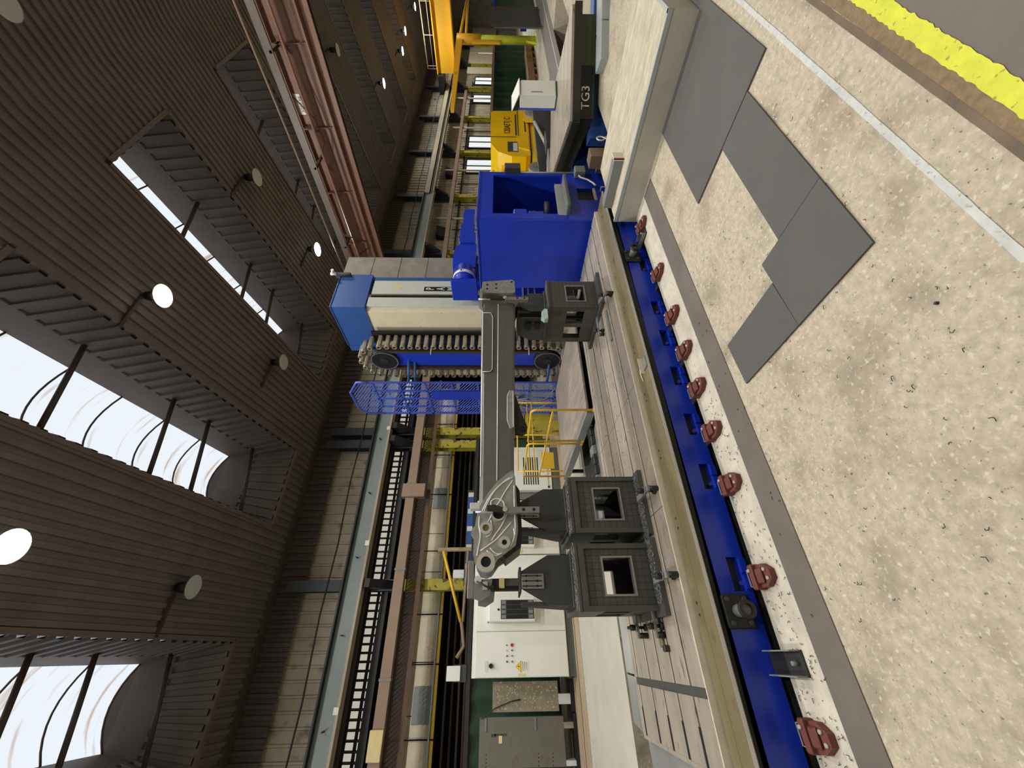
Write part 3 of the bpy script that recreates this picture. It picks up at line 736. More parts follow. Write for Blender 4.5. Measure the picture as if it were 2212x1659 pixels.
# studs and strap clamps on the bed
def stud(x, y, h, lab, strap=None):
    s = thing('clamp_stud', lab, 'clamp', (x, y, .33), 0, 'stud clamps on the slotted bed')
    MB().cyl((x, y, .331), (x, y, .33+h), .012, n=8).build('rod', 'dark_steel', s)
    MB().cyl((x, y, .331), (x, y, .355), .028, n=6).build('base_nut', 'dark_steel', s)
    MB().cyl((x, y, .33+h*.62), (x, y, .33+h*.86), .024, n=6).build('nut', 'dark_steel', s)
    MB().cyl((x, y, .33+h*.55), (x, y, .33+h*.6), .032, n=12).build('washer', 'cut_steel', s)
    if strap:
        (dx, dy), l = strap; d = Vector((dx, dy, 0)).normalized(); q = d.orthogonal(); q = Vector((-d.y, d.x, 0))
        z0, z1 = .33 + h*.44, .33 + h*.54; vs = []
        for a, b in ((-.08, -.022), (l, -.022), (l, .022), (-.08, .022)):
            p = Vector((x, y, 0)) + d*a + q*b; vs.append((p.x, p.y))
        MB().prism(vs, 'z', z0, z1).build('strap', 'mid_grey', s)
        e = Vector((x, y, 0)) + d*(-.06); MB().cyl((e.x, e.y, .331), (e.x, e.y, z0), .022, n=8).build('heel_block', 'dark_steel', s)
stud(1.10, 3.14, .17, 'stud clamp in front of the middle fixture block', ((0, 1), .22))
stud(.46, 3.14, .17, 'stud clamp in front of the left fixture block', ((0, 1), .22))
stud(3.42, 3.12, .17, 'stud clamp in front of the right fixture block', ((.5, 1), .26))
stud(3.32, 3.62, .13, 'stud clamp at the left side of the right fixture block', ((1, -.1), .2))
stud(.18, 4.02, .17, 'stud clamp at the back left corner of the left block', ((1, 0), .12))
stud(.17, 3.60, .13, 'stud clamp at the front left corner of the left block', ((1, 0), .14))
solo('flat_bar', CB(.03, .25, 3.63, 3.70, .331, .352, .004), 'ledge', 'olive steel flat bar lying left of the left fixture block', 'bar', (.1, 3.66, .331))
solo('square_nut', CB(.0, .045, 3.545, 3.59, .331, .372, .005), 'dark_steel', 'dark square nut beside the olive flat bar', 'nut', (.02, 3.57, .331))
solo('flat_bar', CB(2.95, 3.42, 3.36, 3.40, .331, .351, .004), 'mid_grey', 'grey steel bar lying left of the right fixture block', 'bar', (3.2, 3.38, .331))
swarf('metal_swarf', 420, (.30, 1.36, 3.372, 3.495, .372), .02, 'cut_steel', 'heap of bright swarf along the feet of the two left blocks')
swarf('metal_swarf', 260, (.30, .76, 3.49, 3.60, 1.0), .02, 'cut_steel', 'bright swarf on top of the left fixture block')
swarf('metal_swarf', 260, (.86, 1.34, 3.49, 3.60, 1.0), .02, 'cut_steel', 'bright swarf on top of the middle fixture block')
swarf('metal_swarf', 70, (1.6, 2.8, 3.3, 4.3, .3305), .012, 'dark_steel', 'sparse dark swarf on the slotted plates under the boom')
# ================================================================== BOOM
bm_ = thing('crane_boom', 'long grey welded steel boom lying across the fixture blocks', 'boom', (2.3, 3.6, 1.46))
def boom_sec(x, zb, zt):   # front edge runs along -Y, bevelled top
    zm = zb + (zt - zb) * .5
    return [(x, 3.555, zb+.012), (x, 3.545, zb+.03), (x, 3.545, zm-.004), (x, 3.555, zm), (x, 3.56, zt-.035), (x, 3.585, zt), (x, 3.86, zt), (x, 3.89, zt-.03), (x, 3.89, zb+.02), (x, 3.87, zb), (x, 3.57, zb)]
mb = MB(); secs = [boom_sec(1.05, 1.485, 1.812), boom_sec(1.6, 1.482, 1.815), boom_sec(3.72, 1.432, 1.865)]; n = len(secs[0])
mb.add(sum(secs, []), [(r*n+i, r*n+(i+1) % n, (r+1)*n+(i+1) % n, (r+1)*n+i) for r in range(2) for i in range(n)] + [list(range(n)), list(range(3*n-1, 2*n-1, -1))])
mb.build('beam', 'boom', bm_)
def zl(x, f):  # height on the beam front at fraction f
    k = (x - 1.05) / 2.67; zb = 1.485 - .053*k; zt = 1.812 + .053*k; return zb + (zt - zb)*f
MB().tube([(1.35, 3.545, zl(1.35, .5)), (3.7, 3.545, zl(3.7, .5))], .006, 6).build('weld_seam', 'weld_and_glint', bm_)
MB().tube([(1.4, 3.575, zl(1.4, .955)), (3.7, 3.575, zl(3.7, .955))], .007, 6).build('top_edge_glint', 'weld_and_glint', bm_)  # white tube paints the light caught along the boom's top edge
rp = [(2.62, .94), (2.62, .72), (2.66, .66), (3.46, .66), (3.54, .72), (3.54, .94)]
MB().prism([(x, zl(x, f)) for x, f in rp], 'y', 3.538, 3.56).build('side_plate', 'boom', bm_)
MB().tube([(x, 3.54, zl(x, f)) for x, f in rp], .004, 5).build('weld_bead', 'weld_and_glint', bm_)
lp_ = [(2.36, .06), (2.36, .16), (2.30, .22), (2.0, .22), (1.90, .14), (1.92, .04)]
MB().tube([(x, 3.54, zl(x, f)) for x, f in lp_], .004, 5, True).build('weld_bead', 'weld_and_glint', bm_)
MB().prism([(x, zl(x, f)) for x, f in lp_], 'y', 3.54, 3.56).build('side_plate', 'ground_steel', bm_)
# lug under the beam
MB().prism([(2.40, 1.47), (2.05, 1.37), (1.95, 1.335), (1.89, 1.345), (1.86, 1.39), (1.875, 1.47)], 'y', 3.60, 3.64).build('lower_lug', 'dark_steel', bm_)
MB().ring((1.93, 3.59, 1.385), (0, 1, 0), .03, .017, .05, 14).build('lug_bush', 'dark_steel', bm_)
# head plates with bushes
H = [(1.43, 1.50), (1.40, 1.55), (1.32, 1.645), (1.21, 1.73), (1.10, 1.795), (1.0, 1.825), (.88, 1.84), (.69, 1.842), (.625, 1.825), (.575, 1.79), (.565, 1.735), (.585, 1.69), (.66, 1.635), (.695, 1.575), (.76, 1.485), (.88, 1.462), (1.08, 1.468), (1.36, 1.478)]
hp = MB().prism(H, 'y', 3.49, 3.53).build('head_plate', 'ground_steel', bm_)
MB().prism(H, 'y', 3.86, 3.90).build('head_plate', 'ground_steel', bm_)
MB().prism([(1.30, 1.47), (1.30, 1.50), (.88, 1.50), (.76, 1.52), (.70, 1.60), (.66, 1.57), (.75, 1.44), (.86, 1.425), (1.25, 1.44)], 'y', 3.53, 3.86).build('head_bottom', 'dark_steel', bm_)
MB().prism([(1.2, 1.70), (1.2, 1.74), (1.08, 1.795), (.9, 1.83), (.66, 1.825), (.66, 1.80), (.9, 1.80)], 'y', 3.53, 3.86).build('head_top', 'boom', bm_)
for x, z, ro, ri, m_ in ((.90, 1.74, .052, .028, 'brass'), (.78, 1.58, .05, .022, 'black'), (.63, 1.733, .075, .042, 'black'), (1.02, 1.632, .062, .048, 'black')):
    b = MB().ring((x, 3.465, z), (0, 1, 0), ro, ri, .07, 24).build('bush', 'bright_steel', bm_)
    MB().cyl((x, 3.484, z), (x, 3.50, z), ri*.99, n=20).build('bore', m_, b)
MB().prism([(.99, 1.83), (.96, 1.87), (.91, 1.885), (.87, 1.86), (.85, 1.83)], 'y', 3.70, 3.74).build('top_lug', 'ground_steel', bm_)
CB(1.14, 1.20, 3.72, 3.80, 1.80, 1.905, .004).build('top_block', 'cabinet_grey', bm_)
# ground bright sweeps on the head plate
def sweep(pts, r=.0055):
    P = [Vector((x, 3.487, z)) for x, z in pts]; out = []
    for i in range(len(P)-1):
        p0, p1, p2, p3 = P[max(i-1, 0)], P[i], P[i+1], P[min(i+2, len(P)-1)]
        for k in range(5):
            t = k/5; out.append(.5*((2*p1) + (p2-p0)*t + (2*p0-5*p1+4*p2-p3)*t*t + (3*p1-p0-3*p2+p3)*t**3))
    out.append(P[-1]); MB().tube(out, r, 5).build('ground_mark', 'weld_and_glint', bm_)
for pts in ([(1.36, 1.50), (1.30, 1.60), (1.18, 1.71), (1.05, 1.775)], [(1.36, 1.53), (1.24, 1.66), (1.10, 1.74), (1.03, 1.76)], [(1.33, 1.50), (1.21, 1.58), (1.12, 1.63), (1.08, 1.68), (1.13, 1.70), (1.16, 1.65), (1.13, 1.59), (1.06, 1.575)],
            [(1.0, 1.80), (.92, 1.80), (.84, 1.785), (.74, 1.80), (.68, 1.81)], [(.97, 1.70), (.90, 1.685), (.85, 1.70), (.83, 1.735)], [(1.02, 1.56), (.93, 1.60), (.86, 1.65), (.80, 1.69)], [(.95, 1.52), (.88, 1.58), (.80, 1.66), (.72, 1.78)],
            [(.90, 1.50), (.83, 1.495), (.75, 1.53)], [(.74, 1.70), (.70, 1.66), (.69, 1.62)], [(.72, 1.73), (.68, 1.66), (.70, 1.60)], [(1.28, 1.49), (1.10, 1.49), (.92, 1.485), (.84, 1.49)], [(1.02, 1.69), (.96, 1.72), (.95, 1.76)]):
    sweep(pts)
# right end: flange plate
MB().prism([(3.97, 1.46), (3.99, 1.425), (4.20, 1.43), (4.235, 1.46), (4.19, 1.87), (3.965, 1.875)], 'y', 3.60, 3.64).build('end_plate', 'ground_steel', bm_)
MB().prism([(3.72, 1.875), (3.99, 1.88), (3.99, 1.42), (3.80, 1.40), (3.72, 1.43)], 'y', 3.64, 3.90).build('end_box', 'boom', bm_)
MB().prism([(3.58, 1.84), (3.64, 1.895), (4.0, 1.895), (4.0, 1.86), (3.70, 1.86)], 'y', 3.555, 3.60).build('end_hook', 'ground_steel', bm_)
for x, z in ((4.13, 1.80), (4.05, 1.80), (4.14, 1.68), (4.06, 1.68), (4.19, 1.47)): MB().cyl((x, 3.598, z), (x, 3.602, z), .016, n=10).build('hole', 'black', bm_)
# ================================================================== BORING MACHINE COLUMN
mc = thing('machine_column', 'tall cream and blue boring machine column with black name plate', 'machine column', (6.3, 6.1, .1))
def prz(parent, name, m, x0, x1, y0, y1, z0, z1, c=.015): return CB(x0, x1, y0, y1, z0, z1, c).build(name, m, parent)
MB().prism([(5.62, 5.62), (5.70, 5.52), (5.70, 5.52), (6.02, 5.52), (6.02, 5.60), (6.60, 5.60), (6.60, 6.74), (5.62, 6.74)], 'z', .1, 4.28).build('body', 'cream_machine', mc)
prz(mc, 'front_strip', 'white_machine', 5.66, 5.90, 5.48, 5.525, .3, 4.26, .006)
prz(mc, 'front_panel', 'white_machine', 6.02, 6.42, 5.50, 5.60, .3, 4.24, .008)
rg = prz(mc, 'guide_rail', 'dark_steel', 5.93, 5.965, 5.47, 5.60, .4, 4.22, .004)
B(5.965, 6.0, 5.50, 5.60, .4, 4.22).build('rail_strip', 'ledge', mc)
dots = MB()
for i in range(26): dots.cyl((5.948, 5.468, .6 + i*.14), (5.948, 5.472, .6 + i*.14), .009, n=6)
do = dots.build('rail_screws', 'black', mc); do['kind'] = 'stuff'
prz(mc, 'blue_strip', 'blue_old', 6.43, 6.52, 5.50, 5.62, .3, 4.72, .006)
# stacked bellows plates at the right
for i in range(8):
    prz(mc, 'way_cover', 'bellows', 6.56, 7.25, 5.56, 6.6, .3 + i*.585, .3 + (i+1)*.585 - .008, .006)
B(6.50, 6.56, 5.55, 6.6, .3, 4.98).build('gap', 'black_steel', mc)
# blue cap
cap = MB().prism([(5.60, 4.28), (5.60, 4.93), (6.55, 4.93), (6.55, 4.28)], 'y', 5.46, 6.75)
cap.build('cap', 'blue_old', mc)
MB().prism([(5.585, 4.93), (6.56, 4.93), (6.56, 4.95), (5.585, 4.95)], 'y', 5.445, 6.765).build('cap_lid', 'blue_old', mc)
B(5.585, 6.0, 6.60, 6.765, 4.28, 4.95).build('cap_flange', 'blue_old', mc)
br = prz(mc, 'cap_bracket', 'dark_grey', 6.47, 6.53, 5.38, 5.50, 4.72, 5.03, .006)
MB().cyl((6.5, 5.40, 5.0), (6.5, 5.40, 5.12), .035, n=10).build('sensor', 'cabinet_grey', br)
MB().cyl((6.5, 5.36, 5.06), (6.5, 5.30, 5.06), .03, n=10).build('sensor_eye', 'bright_steel', br)
# name plate, letters stacked downwards
B(6.105, 6.225, 5.492, 5.50, 2.28, 3.19).build('name_plate', 'black', mc)
lt = MB()
for i, chx in enumerate('PAMA'):
    lt.text(chx, .20, front(6.165, 5.4905, 3.06 - i*.215) @ Matrix.Diagonal((1, 1.2, 1, 1)), .001, .62)
lt.build('name_letters', 'sign_white', mc)
MB().prism([(6.17, 3.70), (6.19, 3.78), (6.26, 3.80), (6.31, 3.77), (6.32, 3.68), (6.25, 3.62)], 'y', 5.496, 5.50).build('bare_patch', 'tag_cream', mc)
# pale box low on the left, seen through the mesh
prz(mc, 'rear_housing', 'cabinet_grey', 5.75, 6.6, 6.76, 7.95, .22, 1.32, .02)
# ------------------------------------------------------------------ tool magazine
mg = thing('tool_magazine', 'chain tool magazine with two black wheels on the column side', 'tool magazine', (5.3, 6.7, .1))
WZ = (.62, 4.12); WY = 6.68; WR = .30
for z, nm in zip(WZ, ('lower', 'upper')):
    wv = MB().cyl((5.22, WY, z), (5.30, WY, z), WR, n=30).build('wheel', 'black_steel', mg)
    MB().cyl((5.205, WY, z), (5.22, WY, z), .09, n=18).build('hub', 'dark_steel', wv)
    MB().ring((5.216, WY, z), (1, 0, 0), .285, .27, .006, 30).build('rim_line', 'mid_grey', wv)
prz(mg, 'back_plate', 'blue', 5.28, 5.34, 6.47, 6.90, .70, 4.05, .008)
B(5.50, 5.54, 6.06, 6.34, .5, 4.3).build('pot_gap_shade', 'black_steel', mg)  # black plate added to put shade into the gaps between the pots
for y in (6.40, 6.97): B(5.24, 5.34, y - .035, y + .035, .62, 4.12).build('chain_guide', 'brown_dark', mg)
# links: pots with a pocket ring on the near face
pot_me = MB(); pot_me.cb(0, .26, -.045, .045, -.040, .040, .010)
pot0 = pot_me.build('tool_pot', 'pot', mg, local=True)
ring0 = MB().ring((-.06, 0, 0), (1, 0, 0), .052, .032, .06, 14).build('pocket_ring', 'pot', pot0, local=True)
hole0 = MB().cyl((-.03, 0, 0), (-.022, 0, 0), .034, n=12).build('pocket', 'black', pot0, local=True)
RP = .49
path = []
zs = WZ[0]
while zs <= WZ[1] + .01: path.append((WY - RP, zs)); zs += .159
k = 8
for i in range(1, k): a = pi * i / k; path.append((WY - RP*cos(a), WZ[1] + RP*sin(a)))
zs = WZ[1]
while zs >= WZ[0] - .01: path.append((WY + RP, zs)); zs -= .159
for i in range(1, k): a = pi * i / k; path.append((WY + RP*cos(a), WZ[0] - RP*sin(a)))
for i, (y, z) in enumerate(path):
    if i == 0: p = pot0
    else:
        p = pot0.copy(); COL.objects.link(p)
        for c in (ring0, hole0): q = c.copy(); COL.objects.link(q); q.parent = p
    p.location = Vector((5.24, y, z)) - Vector((5.3, 6.7, .1)); p.parent = mg
for z, l in ((1.35, .22), (1.75, .25), (1.05, .15), (3.05, .26)):
    y = WY - RP; MB().cyl((5.24, y, z), (5.02, y + .02, z), .018, .006, n=8).build('tool', 'bright_steel', mg)
for z in (.55, 2.0, 3.62): MB().cyl((5.32, WY, z), (4.98, 7.15, z+.05), .03, n=8).build('strut', 'blue_old', mg)
MB().cyl((5.30, WY + .1, 3.5), (4.98, 7.25, 3.55), .03, n=8).build('strut', 'blue_old', mg)
B(5.3, 5.62, 6.45, 6.9, 1.0, 3.9).build('carrier', 'blue_old', mg)
# ------------------------------------------------------------------ blue mesh guard beside the magazine
gd = thing('mesh_guard', 'tall blue expanded mesh guard panel left of the tool magazine', 'mesh guard', (4.95, 7.7, -.1))
YA, YB_, ZB, ZT = 7.10, 8.25, -.2, 4.52
fr = MB(); xg = 4.94
for y in (YA, 7.43, 7.75, 8.10): fr.box(xg, xg + .03, y - .02, y + .02, ZB, ZT)
fr.box(xg, xg+.03, 8.38, 8.44, ZB, 4.45)
for i in range(9):
    z = ZB + .02 + i*.58; fr.box(xg, xg + .03, YA, 8.44 if z < 4.4 else 8.12, z - .02, z + .02)
fr.tube([(xg+.015, YA, ZT), (xg+.015, 7.10, 4.80), (xg+.015, 7.50, 5.05), (xg+.015, 8.22, 5.05), (xg+.015, 8.42, 4.85), (xg+.015, 8.42, 4.45)], .025, 5)
fr.build('frame', 'blue_mesh', gd)
me_ = MB()
def mesh_patch(y0, y1, z0, z1, inside):
    dz, dy = .035, .1; r = 0; z = z0
    while z < z1:
        y = y0; up_ = (r % 2 == 0); pts = []
        while y <= y1 + 1e-6:
            zz_ = z + (dz*.5 if up_ else -dz*.5); up_ = not up_
            if inside(y, zz_): pts.append((y, zz_))
            else:
                if len(pts) > 1: strip(pts)
                pts = []
            y += dy * .5
        if len(pts) > 1: strip(pts)
        z += dz; r += 1
def strip(pts):
    vs = []; 
    for y, z in pts: vs += [(xg + .008, y, z - .0075), (xg + .022, y, z + .0075)]
    me_.add(vs, [(2*i, 2*i+2, 2*i+3, 2*i+1) for i in range(len(pts)-1)])
def ins(y, z):
    if z <= ZT: return True
    if y < 7.5: return z < 4.80 + (y-7.1)*.62
    return z < 5.03 and y < 8.38
mesh_patch(YA, 8.40, ZB, 5.04, ins)
mo = me_.build('expanded_mesh', 'blue_mesh', gd); mo['kind'] = 'stuff'
CB(xg - .03, xg, 7.40, 7.75, 1.7, 3.2, .006).build('cover_panel', 'blue', gd)
CB(xg - .05, xg - .01, 7.55, 7.72, 1.22, 1.37, .006).build('switch_box', 'mid_grey', gd)
CB(xg - .05, xg - .01, 8.0, 8.12, 1.12, 1.28, .006).build('switch_box', 'mid_grey', gd)
MB().tube([(4.9, 8.05, 1.5), (4.86, 7.9, 1.35), (4.84, 7.65, 1.15), (4.84, 7.72, .8), (4.85, 7.6, .45)], .012, 5).build('cable', 'cable_grey', gd)
MB().tube([(4.88, 7.7, 1.3), (4.84, 7.55, 1.0), (4.84, 7.6, .6), (4.85, 7.15, .42), (4.85, 7.0, .62)], .010, 5).build('cable', 'cable_grey', gd)
MB().tube([(4.89, 8.0, 1.12), (4.84, 8.1, .9), (4.84, 7.9, .6), (4.85, 7.7, .5)], .010, 5).build('cable', 'cable_grey', gd)
# ------------------------------------------------------------------ walkway with yellow railings
wk = thing('walkway', 'grey boarded walkway platform behind the slotted bed', 'walkway', (3.4, 5.9, 0))
for i in range(10):
    y = 4.75 + i*.255; CB(2.82, 4.85, y, y + .249, .365, .40, .004).build('board', 'grey_plank', wk)
B(2.79, 2.82, 4.75, 7.30, .29, .402).build('edge_trim', 'mid_grey', wk)
for y in (5.45, 7.25):
    for x in (2.9, 4.7): B(x, x+.06, y-.05, y, -.45, .365).build('leg', 'dark_steel', wk)
B(2.82, 4.85, 4.95, 5.0, .29, .365).build('joist', 'dark_steel', wk)
B(2.82, 4.85, 7.15, 7.2, .29, .365).build('joist', 'dark_steel', wk)
def railing(y0, y1, lab, x=2.80, kick=None):
    t = thing('railing', lab, 'railing', (x, y0, .3), 0, 'yellow railings on the walkway')
    r = .017; zt = 1.19; c = .06
    MB().tube([(x, y0, .31), (x, y0, zt-c), (x, y0+c*.4, zt-c*.35), (x, y0+c, zt), (x, y1, zt), (x, y1, .31)], r, 7).build('frame', 'safety_yellow', t)
    MB().cyl((x, y0, .89), (x, y1, .89), r*.9, n=7).build('mid_rail', 'safety_yellow', t)
    for y in (y0, y1): B(x-.02, x+.03, y-.03, y+.03, .295, .33).build('foot', 'safety_yellow', t)
railing(4.68, 5.64, 'yellow tubular railing nearest the slotted bed')
railing(5.74, 7.15, 'longer yellow tubular railing in front of the louvred cabinet')
t = thing('stair_rail', 'yellow stair rail frame at the far side of the walkway', 'railing', (4.3, 7.35, 0))
for z in (.95, 1.05, 1.28): MB().cyl((3.0, 7.38, z), (4.6, 7.38, z), .015, n=6).build('rail', 'safety_yellow', t)
for x in (3.0, 3.8, 4.6): MB().cyl((x, 7.38, 0), (x, 7.38, 1.28), .015, n=6).build('post', 'safety_yellow', t)
B(3.05, 3.4, 7.37, 7.39, .55, .80).build('kick_plate', 'safety_yellow', t)
# ------------------------------------------------------------------ blue box with the milling head inside
bx = thing('head_station', 'big blue sheet steel box with an open front at the bed end', 'machine enclosure', (5.85, 3.9, -.1))
bx0, bx1, by0, by1, bz1 = 5.20, 6.56, 3.32, 4.60, 1.95
prz(bx, 'left_wall', 'blue', bx0, bx0+.03, by0, by1, -.1, bz1, .006)
B(bx1-.03, bx1, by0, by1, -.1, bz1).build('right_wall', 'blue', bx)
B(bx0+.03, bx1-.03, by1-.03, by1, -.1, bz1).build('rear_wall', 'blue', bx)
prz(bx, 'roof_panel', 'blue', bx0-.012, bx1+.012, by0-.012, by1+.01, bz1, bz1+.03, .006)
B(bx0+.03, bx1-.03, by0, by0+.04, 1.74, bz1).build('front_header', 'blue', bx)
B(bx0+.03, bx0+.17, by0, by0+.04, .62, 1.74).build('front_jamb', 'blue', bx)
B(bx1-.10, bx1-.03, by0, by0+.04, .62, 1.74).build('front_jamb', 'blue', bx)
lw = MB().plate_hole('y', by0, by0+.04, bx0+.03, bx1-.03, -.1, .62, [(5.75, 6.08, .16, .42)])
lw.build('front_apron', 'blue', bx)
B(5.74, 6.09, by0+.04, by0+.2, .14, .44).build('apron_pocket', 'black', bx)
B(5.75, 6.08, by0-.01, by0+.02, .13, .165).build('pocket_lip', 'plinth_side', bx)
B(bx0+.03, bx1-.03, by0+.04, by1-.03, .60, .63).build('inner_floor', 'blue', bx)
st = prz(bx, 'step', 'plinth_green', 5.34, 6.2, by0-.17, by0+.02, .60, .645, .006)
tr = MB()
for i in range(12):
    for j in range(2): tr.box(5.40+i*.065, 5.44+i*.065, by0-.145+j*.07, by0-.105+j*.07, .645, .65)
to = tr.build('step_studs', 'grey_cover', st); to['kind'] = 'stuff'
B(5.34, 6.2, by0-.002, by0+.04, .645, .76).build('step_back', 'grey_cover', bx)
# milling head and fittings kept inside
hd = prz(bx, 'stored_head', 'blue', 5.24, 5.62, 3.42, 3.75, .95, 1.20, .02)
prz(bx, 'stored_head', 'blue', 5.24, 5.65, 3.40, 3.78, 1.20, 1.44, .03)
MB().cyl((5.40, 3.55, .64), (5.40, 3.55, .95), .12, n=18).build('stored_spindle', 'blue', bx)
MB().cyl((5.24, 3.62, 1.08), (5.9, 3.62, 1.08), .03, n=8).build('drive_shaft', 'plinth_green', bx)
MB().cyl((5.90, 3.62, .85), (5.90, 3.62, .92), .16, n=18).build('flange', 'dark_grey', bx)
# fittings on the front's right edge
cp = prz(bx, 'push_button_box', 'dark_grey', 6.50, 6.66, by0-.10, by0+.02, 1.30, 1.56, .008)
for i, m_ in enumerate(('red', 'black', 'mid_grey')): MB().cyl((6.66, by0-.05, 1.52-i*.085), (6.69, by0-.05, 1.52-i*.085), .025, n=12).build('button', m_, cp)
jb = prz(bx, 'junction_box', 'mid_grey', 6.38, 6.56, by0-.12, by0, .25, .42, .008)
MB().tube([(6.36, by0-.06, .36), (6.28, by0-.07, .34), (6.22, by0-.07, .24), (6.12, by0-.07, .16), (6.05, by0-.07, .13)], .014, 6).build('hose', 'cabinet_grey', bx)
MB().cyl((6.52, by0-.02, .42), (6.52, by0-.02, 1.30), .012, n=6).build('conduit', 'grey_cover', bx)
for x in (5.95, 6.5): MB().tube([(x, by0-.02, .06), (x, by0-.10, .06), (x, by0-.10, -.05), (x, by0-.02, -.05)], .014, 5).build('lifting_handle', 'mid_grey', bx)
for x in (5.3, 6.4):
    for y in (by0+.08, by1-.15): B(x, x+.12, y, y+.12, -.45, -.1).build('foot', 'dark_steel', bx)
# ------------------------------------------------------------------ angled milling head on the spindle
ah = thing('milling_head', 'blue angled milling head with a white band above the blue box', 'milling head', (6.7, 5.1, 2.0))
prz(ah, 'spindle_flange', 'blue', 5.60, 5.68, 4.80, 5.28, 2.06, 2.54, .01)
MB().cyl((5.68, 5.0, 2.32), (6.10, 5.0, 2.32), .205, n=28).build('motor_barrel', 'blue', ah)
MB().cyl((5.86, 5.0, 2.32), (5.93, 5.0, 2.32), .211, n=28).build('white_band', 'cabinet', ah)
MB().cyl((5.895, 4.79, 2.36), (5.895, 4.782, 2.36), .015, n=8).build('band_screw', 'dark_steel', ah)
MB().cyl((6.10, 5.0, 2.32), (6.34, 5.0, 2.38), .19, .05, n=10).build('motor_cone', 'blue', ah)
MB().prism([(6.22, 2.12), (6.22, 2.56), (6.55, 2.58), (6.86, 2.55), (6.95, 2.42), (6.95, 2.12)], 'y', 4.98, 5.22).build('gear_case', 'blue', ah)
MB().prism([(6.95, 2.15), (6.95, 2.46), (7.15, 2.50), (7.24, 2.42), (7.24, 2.15)], 'y', 4.95, 5.22).build('knuckle', 'blue', ah)
MB().prism([(7.24, 2.22), (7.24, 2.42), (8.0, 2.45), (8.18, 2.42), (8.18, 2.2)], 'y', 4.97, 5.20).build('arm', 'blue', ah)
for y in (4.95, 5.16): prz(ah, 'rib', 'blue', 7.24, 7.6, y, y+.04, 2.18, 2.48, .008)
prz(ah, 'rear_case', 'blue', 6.1, 6.9, 5.22, 5.48, 1.98, 2.5, .02)
MB().tube([(6.3, 5.0, 2.08), (6.5, 4.95, 2.04), (6.9, 5.0, 2.05), (7.3, 5.05, 2.04), (7.9, 5.0, 2.1)], .025, 6).build('hose', 'black_steel', ah)
MB().tube([(6.0, 4.98, 2.06), (6.3, 4.92, 2.0), (6.8, 4.96, 2.02)], .018, 6).build('hose', 'dark_steel', ah)
# ram slides seen under the boom, left of the box
rs = thing('ram', 'blue ram with bright steel guide strips under the boom', 'ram', (5.5, 5.2, .6))
prz(rs, 'body', 'blue', 5.35, 6.2, 5.0, 5.46, .7, 1.95, .01)
for y in (5.04, 5.16, 5.28): pass
for z in (.98, 1.10, 1.20): B(5.34, 6.0, 4.985, 5.0, z, z+.03).build('guide_strip', 'bright_steel', rs)
# ================================================================== CABINETS
cb1 = thing('control_cabinet', 'long white control cabinet row behind the bed with air conditioners', 'cabinet', (1.6, 10.6, 0))
B(-.40, 2.02, 10.34, 10.95, .17, 2.25).build('carcass', 'cabinet', cb1)
B(-.40, 2.02, 10.36, 10.93, 0, .17).build('plinth', 'plinth_green', cb1)
B(2.04, 3.38, 10.34, 10.95, .17, 2.25).build('carcass', 'cabinet', cb1)
B(2.04, 3.38, 10.36, 10.93, 0, .17).build('plinth', 'plinth_green', cb1)
d1 = CB(-.39, .425, 10.31, 10.34, .18, 2.18, .005).build('door', 'cabinet', cb1)
d2 = CB(.437, 2.01, 10.31, 10.34, .18, 2.18, .005).build('door', 'cabinet', cb1)
d3 = CB(2.05, 3.37, 10.31, 10.34, .18, 2.18, .005).build('door', 'cabinet', cb1)
# panel fittings
def btn(x, z, m_, r=.017, d=d1): MB().cyl((x, 10.31, z), (x, 10.285, z), r, n=12).build('button', m_, d)
btn(.175, 1.385, 'red', .032); btn(.175, 1.50, 'black', .012)
btn(.08, 1.505, 'cabinet_grey'); btn(.08, 1.385, 'violet')
btn(-.02, 1.495, 'red'); btn(-.02, 1.385, 'mid_grey'); btn(-.12, 1.495, 'dark_grey'); btn(-.12, 1.385, 'plinth_green')
MB().cyl((-.19, 10.31, 1.84), (-.19, 10.26, 1.84), .045, n=14).build('main_switch', 'black', d1)
B(-.30, -.10, 10.306, 10.31, 1.90, 1.97).build('label_plate', 'cabinet_grey', d1)
MB().prism([(-.20-.11, 1.195), (-.20+.09, 1.195), (-.20-.01, 1.31)], 'y', 10.300, 10.31).build('warning_rim', 'black', d1)
MB().prism([(-.20-.10, 1.20), (-.20+.08, 1.20), (-.20-.01, 1.302)], 'y', 10.298, 10.30).build('warning_triangle', 'sign_yellow', d1)
MB().prism([(-.20, 1.275), (-.225, 1.24), (-.205, 1.24), (-.215, 1.208), (-.185, 1.25), (-.203, 1.25)], 'y', 10.296, 10.298).build('bolt_symbol', 'black', d1)
B(-.30, -.11, 10.305, 10.31, 1.04, 1.19).build('notice', 'sign_white', d1)
tx = MB(); tx.text('ATTENZIONE', .028, front(-.205, 10.303, 1.155)); tx.text('ATTENTION', .028, front(-.205, 10.303, 1.115)); tx.text('ACHTUNG', .028, front(-.205, 10.303, 1.075)); tx.build('notice_text', 'black', d1)
B(-.38, -.33, 10.305, 10.31, 1.10, 1.26).build('rating_plate', 'tag_cream', d1)
MB().cyl((-.38, 10.4, .05), (-.40, 10.4, .12), .03, n=8).build('cable_gland', 'black', cb1)
